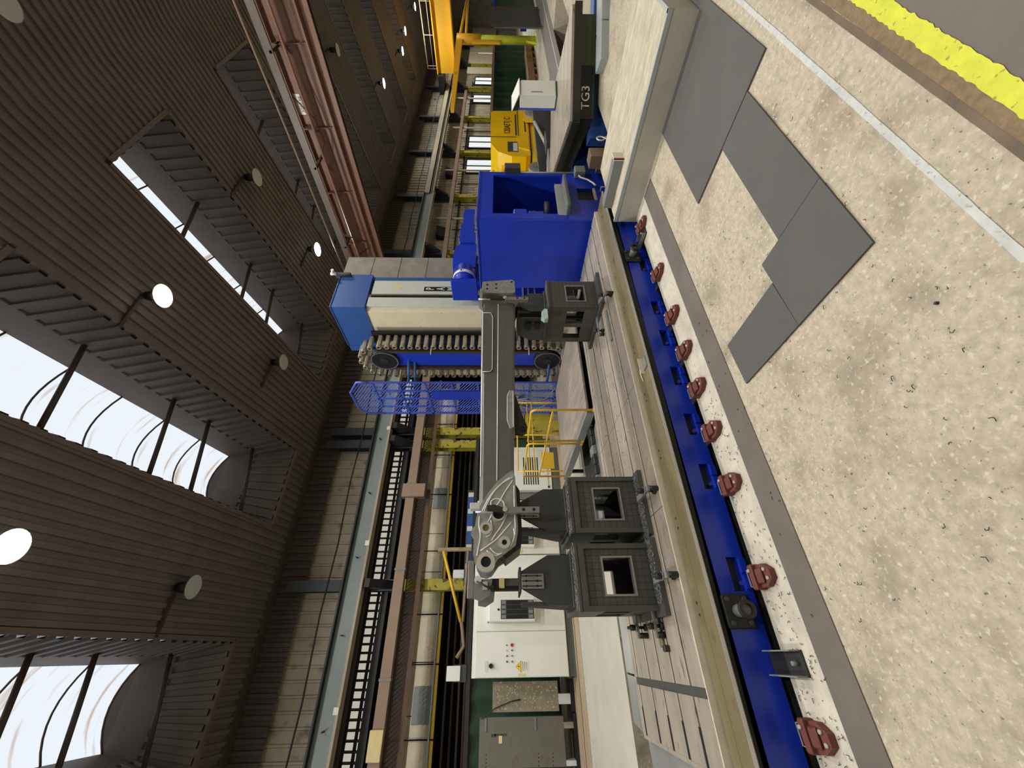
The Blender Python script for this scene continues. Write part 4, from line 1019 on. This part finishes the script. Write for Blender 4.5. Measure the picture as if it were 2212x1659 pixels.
def aircon(x0, x1, z0, z1, d):
    a = CB(x0, x1, 10.05, 10.31, z0, z1, .02).build('air_conditioner', 'cabinet', d)
    ro, sh = x0+.05, x1-.05
    B(ro, sh, 10.04, 10.05, z0+.03, z1-.27).build('vent_panel', 'dark_grey', a)
    n = 4; wd = (sh-ro)/n
    for i in range(n):
        B(ro+i*wd+.008, ro+(i+1)*wd-.008, 10.035, 10.042, z0+.17, z1-.40).build('vent_slot', 'black', a)
        B(ro+i*wd+.012, ro+(i+1)*wd-.012, 10.034, 10.042, z1-.385, z1-.285).build('vent_block', 'mid_grey', a)
        B(ro+i*wd+.012, ro+(i+1)*wd-.012, 10.034, 10.042, z0+.05, z0+.15).build('vent_block', 'mid_grey', a)
    B((x0+x1)/2-.02, (x0+x1)/2+.02, 10.035, 10.05, z1-.24, z1-.20).build('display', 'black', a)
    for x in (x0+.01, x1-.01): MB().cyl((x, 10.3, z1+.0), (x, 10.3, z1+.03), .015, n=8).build('lug', 'mid_grey', a)
aircon(.60, 1.07, .86, 1.90, d2); aircon(2.16, 2.66, .80, 1.84, d3)
B(2.06, 2.14, 10.304, 10.31, 1.10, 1.30).build('rating_plate', 'tag_cream', d3)
# louvred cabinet
lc = thing('louvred_cabinet', 'white louvred cabinet behind the yellow railings', 'cabinet', (4.28, 10.6, 0))
B(3.66, 4.92, 10.32, 10.95, .24, 1.62).build('carcass', 'cabinet', lc)
B(3.66, 4.92, 10.34, 10.93, 0, .24).build('plinth', 'plinth_green', lc)
CB(3.46, 3.64, 10.5, 10.95, .17, 1.7, .01).build('side_box', 'mid_grey', lc)
MB().prism([(3.46, .16), (3.66, .16), (3.62, .40), (3.46, .44)], 'y', 10.30, 10.5).build('outlet', 'black', lc)
dr = CB(3.70, 4.80, 10.30, 10.32, .34, 1.25, .005).build('door', 'cabinet', lc)
sl_ = MB()
for i in range(7): sl_.box(3.80, 4.60, 10.296, 10.301, .60 + i*.064, .628 + i*.064)
so = sl_.build('louvres', 'black', dr); so['kind'] = 'stuff'
MB().cyl((3.74, 10.298, .33), (3.74, 10.32, .33), .03, n=12).build('hole', 'black', lc)
B(4.15, 4.21, 10.296, 10.30, .44, .47).build('lock', 'black', dr)
# pallet of yellow sheets left of the stair
solo('pallet_box', MB().box(5.0, 6.2, 8.9, 9.6, .006, 1.0).box(5.0, 6.2, 8.9, 9.6, 1.02, 1.3), 'yellow_column', 'weathered yellow crate behind the walkway railings', 'crate', (5.6, 9.2, .006))
B2 = thing('timber_stack', 'grey timber stack beside the weathered yellow crate', 'timber', (5.0, 8.6, 0))
for i in range(3): B(4.95, 6.4, 8.35 + i*.15, 8.48 + i*.15, 0, .30).build('beam', 'grey_plank', B2)
# ------------------------------------------------------------------ boards on the left
gb = thing('steel_plate_board', 'big grey steel plate leaning at the far left behind the floor', 'plate', (-1.5, 11.1, .25))
CB(-1.90, -1.10, 11.0, 11.04, .28, 2.08, .004).build('plate', 'grey_board', gb)
for z0, z1 in ((1.93, 1.97), (.87, .91)): B(-1.33, -1.12, 10.985, 11.0, z0, z1).build('strip', 'mid_grey', gb)
B(-1.52, -1.40, 10.993, 11.0, 1.60, 1.67).build('paper_label', 'tag_cream', gb)
for z in (1.50, 1.73): B(-1.40 if z < 1.6 else -1.42, -1.37, 10.994, 11.0, z, z+.26 if z < 1.6 else z+.1).build('tape', 'dark_grey', gb)
hb = MB()
for i in range(4):
    for z in (1.93, .85, .55): hb.cyl((-1.87+i*.06, 10.998, z), (-1.87+i*.06, 11.0, z), .012, n=6)
ho = hb.build('holes', 'black', gb); ho['kind'] = 'stuff'
B(-1.95, -1.05, 10.9, 11.3, .0, .08).build('bearer', 'black_steel', gb); B(-1.88, -1.80, 10.95, 11.2, .08, .28).build('bearer', 'cabinet_grey', gb); B(-1.3, -1.2, 10.95, 11.2, .08, .28).build('bearer', 'grey_plank', gb)
sb = thing('chipboard_panel', 'speckled grey board panel leaning between plate and white cabinet', 'board', (-.75, 11.1, .3))
CB(-1.02, -.49, 11.0, 11.03, .36, 1.81, .004).build('panel', 'speck_board', sb)
MB().tube([(-1.12, 10.98, 2.05), (-.95, 10.97, 1.75), (-.84, 10.97, 1.40), (-.81, 10.975, 1.2)], .012, 5).build('cable', 'dark_steel', sb)
B(-1.03, -.47, 10.95, 11.3, .0, .10).build('bearer', 'black_steel', sb); B(-.9, -.72, 10.96, 11.2, .1, .36).build('bearer', 'cabinet_grey', sb)
# green welding curtain strip with its rail
cu = thing('welding_curtain', 'dark green welding curtain behind the white cabinets', 'curtain', (0, 11.8, .2))
def curtain(parent, x0, x1, y, z0, z1, step=.12, amp=.035):
    n = int((x1-x0)/step); a = []; b = []
    for i in range(n+1):
        x = x0 + i*step; q = y + amp*sin(i*1.35) + amp*.5*sin(i*.61)
        a.append((x, q, z0)); b.append((x, q, z1))
    mb = MB(); mb.add(a + b, [(i, i+1, n+2+i, n+1+i) for i in range(n)], True); return mb.build('sheet', 'curtain', parent)
curtain(cu, -8.5, 6.0, 11.8, .2, 2.40)
B(-8.5, 6.0, 11.72, 11.78, 2.36, 2.46).build('rail', 'dark_steel', cu)
for x in (-8.4, -2.2, 2.4, 5.9): B(x, x+.05, 11.84, 11.89, 0, 2.42).build('post', 'dark_steel', cu)
# things above the curtain in the shade
solo('lamp_box', MB().box(-.52, -.18, 11.70, 11.82, 2.46, 2.75), 'dark_grey', 'grey box with a white lamp on the curtain rail', 'box', (-.35, 11.76, 2.46))
solo('white_lamp', CB(-.5, -.2, 11.66, 11.70, 2.60, 2.93, .01), 'cabinet', 'small white lamp head over the curtain near the cabinet end', 'lamp', (-.35, 11.68, 2.60))
solo('white_lamp', CB(2.0, 2.25, 13.6, 13.70, 2.75, 3.15, .02), 'cabinet', 'small white box over the curtain, beside the yellow column', 'box', (2.1, 13.65, 2.75))
jb2 = thing('swivel_jib', 'orange swivel jib arm above the green curtain', 'jib', (1.5, 12.4, 2.4))
MB().cyl((2.6, 12.4, 0), (2.6, 12.4, 3.5), .06, n=8).build('post', 'wood', jb2)
MB().cyl((2.6, 12.4, 3.35), (.75, 12.4, 2.72), .045, n=6).build('upper_arm', 'safety_yellow', jb2)
MB().cyl((2.6, 12.4, 2.60), (.75, 12.4, 2.66), .045, n=6).build('lower_arm', 'wood', jb2)
MB().tube([(.75, 12.4, 2.70), (.5, 12.4, 2.65), (.2, 12.4, 2.60), (-.05, 12.4, 2.78)], .05, 6).build('hose', 'wood', jb2)
# blue and white rack seen through the gap above the curtain
rk = thing('blue_rack', 'blue and white racking just left of the boom head', 'rack', (1.9, 12.9, 0))
for i in range(5):
    B(1.75 + i*.55, 2.15 + i*.55, 12.9, 12.95, 2.55, 2.72).build('blue_bar', 'blue_old', rk); B(2.15 + i*.55, 2.30 + i*.55, 12.9, 12.95, 2.55, 2.72).build('white_bar', 'cabinet_grey', rk)
B(1.7, 4.6, 12.96, 13.0, 0, 2.75).build('back', 'brown_dark', rk)
# ================================================================== ROTARY TABLE MACHINE BEYOND THE PLINTH
A_ = radians(-43.0)   # local x runs along the front edge (+.73,-.68), local y away from it (+.70,+.72)
tg = thing('rotary_table', 'slotted rotary table machine turned askew beyond the concrete plinth', 'machine table', (7.09, 2.78, 0), A_)
def TL(mb, name, m, parent=None): return mb.build(name, m, parent or tg, local=True)
W_, D_ = 1.75, 2.75
TL(B(0, W_, 0, D_, .34, .455), 'rim', 'tg_dark')
n = 7; sw = D_ / n
for i in range(n):
    TL(CB(.03, W_-.03, i*sw + (.03 if i == 0 else .016), (i+1)*sw - .016, .44, .50, .003), 'table_strip', 'tplate')
TL(B(.02, W_-.02, .02, D_-.02, .44, .457), 'slot_floor', 'black')
TL(B(.12, W_-.1, .12, D_-.1, .10, .34), 'saddle', 'olive')
TL(B(.10, .9, .095, .12, .13, .33), 'letter_plate', 'black')
tgt = MB().text('TG3', .19, front(.42, .0935, .235), .0015, 1.05)
TL(tgt, 'letters', 'sign_white')
TL(B(.02, .16, -.012, 0, .36, .45), 'end_pocket', 'black_steel')
TL(B(-.1, 3.2, .3, .6, -.40, .10), 'slide', 'blue_old'); TL(B(-.1, 3.2, 2.0, 2.3, -.40, .10), 'slide', 'blue_old')
TL(B(-.3, 3.5, .1, 2.5, -.45, -.40), 'base', 'dark_steel')
# blue beam and grey ballast in the pit before it
solo('blue_beam', MB().cb(0, 2.4, 0, .16, 0, .16, .01), 'blue_old', 'blue painted beam lying in the pit below the rotary table', 'beam', (6.75, 2.05, -.40), None, True).rotation_euler = (0, 0, radians(-36))
for i, l in enumerate(('concrete ballast block left of the others in the pit', 'middle concrete ballast block in the pit', 'right concrete ballast block in the pit, partly cut by the frame')):
    q = Vector((7.35, 2.02, 0)) + Vector((cos(radians(-40)), sin(radians(-40)), 0)) * (i * .56)
    o = solo('ballast_block', CB(0, .54, 0, .34, 0, .26, .008), 'grey_cover', l, 'block', (q.x, q.y, -.14), 'concrete ballast blocks', True); o.rotation_euler = (0, 0, radians(-40))
B_ = solo('pit_beam', MB().box(0, 1.6, 0, .08, 0, .10), 'sheet_steel', 'square steel tube lying in the dark pit by the plinth', 'tube', (5.95, 2.75, -.12), None, True); B_.rotation_euler = (0, .05, radians(-28))
cb2 = solo('carton', CB(6.35, 6.62, 2.95, 3.15, -.1, .22, .006), 'tray', 'brown carton standing in the pit beside the blue box', 'carton', (6.35, 3.25, -.1))
ck = thing('lifting_chain', 'bright lifting chain ring hanging in the pit by the table', 'chain', (6.35, 2.7, -.2))
MB().tube([(6.35 + .06*cos(a*pi/6), 2.7, .12 + .06*sin(a*pi/6)) for a in range(12)], .012, 5, True).build('ring', 'bright_steel', ck)
for i in range(4): MB().tube([(6.33 + .03*cos(a*pi/5), 2.68 - .02*i, .03 - i*.06 + .04*sin(a*pi/5)) for a in range(10)], .011, 5, True).build('link', 'bright_steel', ck)
# white operator console behind the table
oc = thing('operator_console', 'white operator console with a raised lid on the rotary table', 'console', (9.1, 3.1, .5), radians(-20))
OL = lambda mb, name, m, p=oc: mb.build(name, m, p, local=True)
OL(CB(0, .38, 0, .28, .02, .74, .01), 'housing', 'cabinet_grey')
OL(CB(.01, .37, -.012, 0, .04, .72, .004), 'door', 'cabinet'); OL(B(.06, .075, -.02, -.012, .30, .52), 'door_handle', 'mid_grey')
OL(B(-.006, .03, .28, .32, .0, .76), 'blue_edge', 'violet')
OL(MB().prism([(-.03, .75), (.34, .89), (.34, .905), (-.03, .765)], 'x', -.01, .39), 'lid', 'cabinet')
OL(B(.0, .38, .0, .28, 0, .02), 'foot', 'dark_grey')
# long grey guard frame in front of the lift
gf = thing('guard_frame', 'long dark grey guard with pale kerb between table and yellow lift', 'guard', (11, 5, 0))
CB(9.7, 14.6, 5.35, 5.45, .0, .62, .01).build('dark_panel', 'dark_grey', gf)
MB().tube([(9.5, 5.0, .48), (11.2, 5.05, .34), (13.5, 5.3, .60)], .05, 5).build('pale_rail', 'plinth_side', gf)
CB(9.2, 10.6, 4.75, 5.1, .0, .44, .01).build('grey_box', 'mid_grey', gf)
CB(10.8, 11.5, 4.7, 5.0, .0, .46, .01).build('grey_block', 'dark_grey', gf)
# ================================================================== YELLOW LIFT
lf = thing('boom_lift', 'yellow articulated boom lift parked beyond the blue box', 'lift', (16, 7.3, 0))
hood = MB().prism([(14.55, .58), (14.4, .75), (14.42, 1.25), (14.75, 1.75), (15.4, 2.02), (18.0, 2.06), (18.15, 1.95), (18.2, .62), (18.1, .55)], 'y', 6.75, 8.3)
hood.build('turret_hood', 'lift_yellow', lf)
MB().prism([(14.8, .62), (15.0, 1.0), (15.9, 1.05), (18.1, 1.05), (18.15, .62)], 'y', 6.70, 6.75).build('lower_hood', 'lift_yellow', lf)
MB().prism([(15.85, .98), (15.85, 1.02), (18.1, 1.02), (18.1, .98)], 'y', 6.685, 6.72).build('groove', 'brass', lf)
for a, b, z in ((16.0, 17.7, 1.05), (16.2, 17.6, .70)): B(a, b, 6.695, 6.75, z, z + .05).build('grip_slot', 'black', lf)
B(15.86, 15.88, 6.735, 6.752, .6, 2.03).build('strap', 'dark_steel', lf)
MB().text('120AETJ C', .34, front(16.85, 6.742, 1.40), .003, .95).build('letters', 'black', lf)
B(14.75, 15.5, 6.742, 6.752, 1.02, 1.40).build('danger_decal', 'dark_grey', lf); B(14.80, 15.4, 6.738, 6.744, 1.04, 1.2).build('decal_white', 'cabinet_grey', lf)
ch_ = MB().prism([(12.7, .30), (12.9, .52), (18.5, .52), (18.6, .30), (18.2, .16), (13.1, .16)], 'y', 6.8, 8.2)
ch_.build('chassis', 'lift_yellow', lf)
for x in (13.3, 17.5):
    for y in (6.55, 8.05):
        wv = MB().cyl((x, y, .36), (x, y+.35, .36), .36, n=24).build('wheel', 'tyre', lf)
        MB().cyl((x, y-.01, .36), (x, y, .36), .24, n=20).build('rim', 'mid_grey', wv)
        MB().cyl((x, y-.03, .36), (x, y-.01, .36), .09, n=6).build('hub', 'dark_steel', wv)
MB().prism([(16.9, .35), (16.9, .70), (17.2, .80), (17.8, .80), (18.2, .55), (18.2, .35)], 'y', 6.62, 6.66).build('mudguard', 'lift_yellow', lf)
for z0, z1 in ((1.55, 1.85), (1.95, 1.90)): MB().cyl((14.6, 7.4, z0), (11.9, 7.4, z1), .10, n=6).build('boom_section', 'lift_yellow', lf)
MB().cyl((14.5, 7.3, 1.4), (12.2, 7.3, .75), .09, n=6).build('boom_section', 'lift_yellow', lf)
MB().cyl((14.5, 7.6, .8), (12.0, 7.6, 1.2), .09, n=6).build('boom_section', 'lift_yellow', lf)
MB().prism([(11.8, .55), (11.8, 2.0), (12.3, 2.05), (12.5, 1.6), (12.6, .55)], 'y', 7.25, 7.55).build('knuckle', 'lift_yellow', lf)
B(13.6, 14.4, 7.5, 7.9, .6, 1.2).build('inner_frame', 'black', lf)
# ================================================================== RIGHT-HAND BACKGROUND
c2 = thing('welding_curtain', 'dark green welding curtain beyond the yellow lift', 'curtain', (24, 8.3, .1))
curtain(c2, 19.0, 28.4, 7.3, .25, 2.02, .2, .08)
B(19.0, 28.4, 7.2, 7.26, 2.0, 2.12).build('rail', 'tray', c2); B(28.3, 28.45, 7.2, 7.4, 0, 2.12).build('post', 'blue_old', c2); B(19.0, 19.1, 7.2, 7.4, 0, 2.12).build('post', 'dark_steel', c2)
for i, (x0, x1) in enumerate(((20.9, 23.0), (23.05, 25.2))):
    pk = thing('wooden_crate', ['nearer rough wooden crate at the foot of the far green curtain', 'farther rough wooden crate at the foot of the far green curtain'][i], 'crate', (x0, 6.5, 0))
    CB(x0, x1, 6.4, 7.0, .14, .46, .02).build('box', 'pallet_wood', pk)
    for q in (.05, .45, .85): B(x0 + q*(x1-x0), x0 + q*(x1-x0) + .2, 6.42, 6.98, 0, .14).build('bearer', 'pallet_wood', pk)
jc = thing('jib_crane', 'yellow jib crane with a round pillar beyond the green curtain', 'jib crane', (23.7, 5.9, 0))
MB().cyl((23.7, 5.9, 0), (23.7, 5.9, 3.35), .17, n=16).build('pillar', 'yellow_paint', jc)
MB().cyl((23.7, 5.9, 2.6), (23.7, 5.9, 3.7), .21, n=16).build('sleeve', 'crane_yellow', jc)
B(23.2, 23.5, 5.85, 5.95, 1.7, 3.0).build('side_plate', 'crane_yellow', jc)
MB().prism([(23.9, 3.75), (23.9, 3.45), (15.8, 3.30), (15.8, 3.42)], 'y', 5.84, 5.96).build('arm', 'crane_yellow', jc)
MB().text('1.5 t', .16, front(19.2, 5.838, 3.45)).build('letters', 'black', jc)
MB().cyl((23.9, 5.9, 3.3), (30.5, 5.9, 3.55), .06, n=6).build('rear_stay', 'crane_yellow', jc); MB().cyl((23.9, 5.9, 3.6), (30.5, 5.9, 3.6), .06, n=6).build('rear_stay', 'crane_yellow', jc)
for a in range(3): MB().prism([(23.85, 0), (24.15, 0), (23.85, .7)], 'y', 5.86, 5.94).build('foot_gusset', 'yellow_paint', jc) if a == 0 else MB().prism([(23.55, 0), (23.25, 0), (23.55, .5)], 'y', 5.86, 5.94).build('foot_gusset', 'yellow_paint', jc) if a == 1 else B(23.4, 24.0, 5.6, 6.2, 0, .03).build('base_plate', 'yellow_paint', jc)
solo('blue_hose_reel', CB(24.2, 24.5, 5.5, 5.7, .45, .75, .01), 'blue', 'small blue box on the foot of the yellow jib pillar', 'box', (24.3, 5.6, .45))
gp = thing('grey_screen', 'dark grey sheet screen standing near the far aisle', 'screen', (21.5, 4.6, 0))
CB(20.15, 22.95, 4.58, 4.62, .06, 1.98, .006).build('sheet', 'dark_grey', gp)
for x in (20.3, 22.7): B(x, x+.08, 4.62, 4.7, 0, 1.9).build('post', 'mid_grey', gp)
c3 = thing('blue_screen', 'blue framed dark screen at the picture edge by the grey screen', 'screen', (24.5, 4.9, 0))
B(23.2, 27.0, 4.9, 4.95, .1, 2.0).build('sheet', 'curtain', c3); B(23.1, 27.1, 4.87, 4.98, 1.9, 2.02).build('rail', 'blue', c3)
# far aisle: pale walkway stripes
B(9.6, 30, 4.02, 4.06, 0, .004).build('white_line', 'white_paint', floor)
fa = MB(); fa.prism([(13.5, 4.9), (30, 4.9), (30, 3.7), (13.5, 3.7)], 'z', 0, .003); fa.build('aisle_floor', 'aisle', floor)
# tan wall panels beyond
for i in range(5): B(46 + i*2.9, 48.6 + i*2.9, 13.95, 14.05, 2.3, 5.0).build('pale_panel', 'cream', wall)
# white posts along the wall on the right
for i, x in enumerate((11.6, 16.2, 21.4, 27.0, 33.4, 39.0)):
    solo('downpipe', MB().cyl((x, 13.6, 0), (x, 13.6, 5.5), .06, n=8), 'yellow_column' if i == 0 else 'girder_tan', ['yellow downpipe nearest the boring machine', 'pale downpipe by the first dark column', 'pale downpipe, second beyond the blue box', 'pale downpipe beside the bright wall windows', 'pale downpipe past the wall windows', 'farthest pale downpipe on the ribbed wall'][i], 'pipe', (x, 13.6, 0))
for i, x in enumerate((13.0, 20.0, 26.8)):
    solo('fan_heater', MB().prism([(13.72, 5.45), (14.09, 5.45), (14.09, 4.9), (13.9, 4.9)], 'x', x, x + .9), 'black', ['dark fan heater on the wall over the blue box', 'dark fan heater over the yellow lift', 'dark fan heater left of the yellow jib arm'][i], 'heater', (x, 13.9, 4.9))
t2 = thing('cable_tray', 'brown cable tray on the wall right of the boring machine', 'cable tray', (12, 13.5, 4.6))
for i in range(10): B(10.4 + i*3.0, 13.37 + i*3.0, 13.45, 13.7, 4.62, 4.84).build('tray_cover', 'tray', t2)
for i in range(12):
    MB().cyl((10.6 + i*2.6, 14.07, 2.4), (10.6 + i*2.6, 14.07, 4.6), .025, n=5).build('cable', 'black_steel', wall)
for i, z in enumerate((2.0, 4.3)):
    solo('service_rail', B(10.4, 44, 14.0, 14.08, z, z + .07), 'black_steel', ['lower dark rail on the right wall', 'upper dark rail on the right wall'][i], 'rail', (11, 13.9, z))
# ================================================================== OVERHEAD CRANES
oc2 = thing('overhead_crane', 'rusty orange overhead crane bridge with a load plate', 'crane', (12, 3, 6.5))
ya, yb = YB + .3, 13.2
B(11.98, 12.04, ya, yb, 6.20, 7.0).build('web', 'crane_orange', oc2)
B(11.86, 12.30, ya, yb, 6.16, 6.20).build('lower_flange', 'crane_orange', oc2)
B(12.0, 12.04, ya, yb, 5.94, 6.16).build('lower_web', 'crane_orange', oc2)
B(11.86, 12.30, ya, yb, 7.0, 7.05).build('upper_flange', 'crane_orange', oc2)
B(12.30, 12.36, ya, yb, 6.0, 7.05).build('rear_web', 'brown_dark', oc2)
for i in range(12):
    y = ya + 1.0 + i * 1.8
    MB().prism([(11.80, 7.0), (11.98, 7.0), (11.98, 6.22), (11.95, 6.22)], 'y', y, y + .03).build('stiffener', 'crane_orange', oc2)
B(11.36, 11.42, ya, yb, 6.82, 7.02).build('walkway_beam', 'roof_trim', oc2)
MB().cyl((11.2, ya, 7.15), (11.2, yb, 7.15), .028, n=7).build('hand_rail', 'tray', oc2)
MB().cyl((11.55, ya, 6.60), (11.55, yb, 6.60), .03, n=6).build('conduit', 'crane_orange', oc2)
for i in range(8):
    y = ya + 1.4 + i*2.6
    B(11.36, 12.0, y, y+.06, 6.84, 6.90).build('outrigger', 'brown_dark', oc2)
MB().tube([(11.45, 7.9, 6.8), (11.5, 8.1, 6.45), (11.8, 8.4, 6.25), (11.9, 8.75, 6.35), (11.6, 8.8, 6.6), (11.45, 8.85, 6.75)], .02, 6).build('cable_loop', 'brown_dark', oc2)
MB().tube([(11.45, 4.0, 6.8), (11.7, 4.6, 6.55), (11.75, 5.2, 6.5), (11.45, 5.6, 6.75)], .015, 5).build('cable_loop', 'brown_dark', oc2)
B(11.968, 11.98, 4.15, 4.62, 6.84, 7.0).build('load_plate', 'sign_white', oc2)
lp3 = MB(); Ms = Matrix.Translation((11.966, 4.385, 6.88)) @ Matrix.Rotation(-pi/2, 4, 'Z') @ Matrix.Rotation(pi/2, 4, 'X')
lp3.text('3200 kg', .105, Ms, .002, 1.1); lp3.build('load_letters', 'black', oc2)
B(11.2, 12.9, 12.9, 13.55, 6.48, 6.9).build('end_carriage', 'brown_dark', oc2)
yc = thing('overhead_crane', 'bright yellow overhead crane bridge at the far end of the hall', 'crane', (40, 6, 6.4))
B(40.0, 40.1, YB + .3, 12.2, 5.55, 6.9).build('web', 'crane_yellow', yc); B(39.7, 40.6, YB + .3, 12.2, 6.9, 6.98).build('upper_flange', 'crane_yellow', yc); B(39.7, 40.6, YB + .3, 12.2, 5.47, 5.55).build('lower_flange', 'crane_yellow', yc)
B(39.3, 41.2, 12.2, 13.5, 6.48, 6.9).build('end_carriage', 'black_steel', yc)
MB().tube([(41, YB + .5, 7.9), (41, 12.2, 7.9), (41, 12.2, 6.98)], .04, 5).build('hand_rail', 'girder_tan', yc); MB().cyl((41, YB + .5, 7.4), (41, 12.2, 7.4), .03, n=5).build('hand_rail', 'girder_tan', yc)
for i in range(6): MB().cyl((41, 2 + i*2, 6.98), (41, 2 + i*2, 7.9), .03, n=5).build('rail_post', 'girder_tan', yc)
# ================================================================== HIGH-BAY LAMPS
def lamp(x, y, zl, lab, lit=None, power=1.0, arm=True):
    t = thing('high_bay_lamp', lab, 'lamp', (x, y, zl), 0, 'lit high-bay lamps' if lit else 'unlit high-bay lamps')
    top = zr(y) - .06
    MB().box(x - 1.0, x + .06, y - .035, y + .035, top - .05, top + .02).build('roof_bar', 'fascia', t)
    MB().cyl((x, y, top - .04), (x, y, zl + .36), .03, n=7).build('drop_rod', 'fascia', t)
    MB().cyl((x, y, zl + .38), (x, y, zl + .16), .10, .12, n=14).build('ballast_housing', 'black_steel', t)
    MB().cyl((x, y, zl + .16), (x, y, zl), .12, .27, n=22, cap=False).build('reflector', 'reflector' , t)
    MB().cyl((x, y, zl + .015), (x, y, zl + .005), .258, n=22).build('lens', lit or 'glass_lens', t)
    if lit:
        ld = bpy.data.lights.new('lamp_light', 'SPOT'); ld.energy = LAMP_W * power; ld.spot_size = radians(165); ld.spot_blend = .5; ld.shadow_soft_size = .2
        ld.color = (1.0, .97, .925) if lit == 'lamp_lit' else (.9, 1.0, .95)
        lo = bpy.data.objects.new('lamp_light', ld); COL.objects.link(lo); lo.parent = t; lo.location = (0, 0, -.06)
lamp(7.0, 6.5, 9.5, 'bright lit lamp between the two big skylight wells', 'lamp_lit')
lamp(1.555, 6.84, 9.5, 'bright lit lamp at the top left edge of the picture', 'lamp_lit')
lamp(13.5, 10.0, 9.0, 'cool white lit lamp left above the orange crane', 'lamp_cool')
lamp(1.43, 10.5, 8.9, 'unlit lamp under the roof left of the middle skylight')
lamp(8.16, 10.5, 8.9, 'unlit lamp beside the end of the narrow bright skylight')
lamp(12.8, 6.76, 9.5, 'unlit lamp right of the narrow bright skylight')
lamp(24.06, 6.5, 9.5, 'unlit lamp beyond the orange crane, higher one')
lamp(19.65, 10.36, 9.0, 'unlit lamp close behind the orange crane bridge')
lamp(9.3, 1.97, 10.1, 'unlit lamp at the very top left corner of the picture')
lamp(29.6, 9.6, 9.0, 'lit lamp nearest beyond the orange crane', 'lamp_lit')
lamp(37.1, 10.0, 9.0, 'greenish lit lamp in the far roof', 'lamp_cool')
lamp(39.4, 9.4, 9.0, 'lit lamp just beyond the greenish one', 'lamp_lit')
lamp(45.5, 9.25, 9.0, 'farthest lit lamp at the right picture edge', 'lamp_lit')
lamp(25.5, 3.6, 9.8, 'lit lamp hidden above the picture, far right', 'lamp_lit')
# unseen lamps added for their light, carrying the rows over the camera's side
for i, (x, y) in enumerate(((1.6, .8), (7.3, .8), (13.0, .8), (-4.1, 6.8), (-4.1, .8), (1.6, -5), (7.3, -5), (18.7, 1))):
    lamp(x, y, 9.9, 'unseen lit lamp added in the rows above and behind the camera', 'lamp_lit')
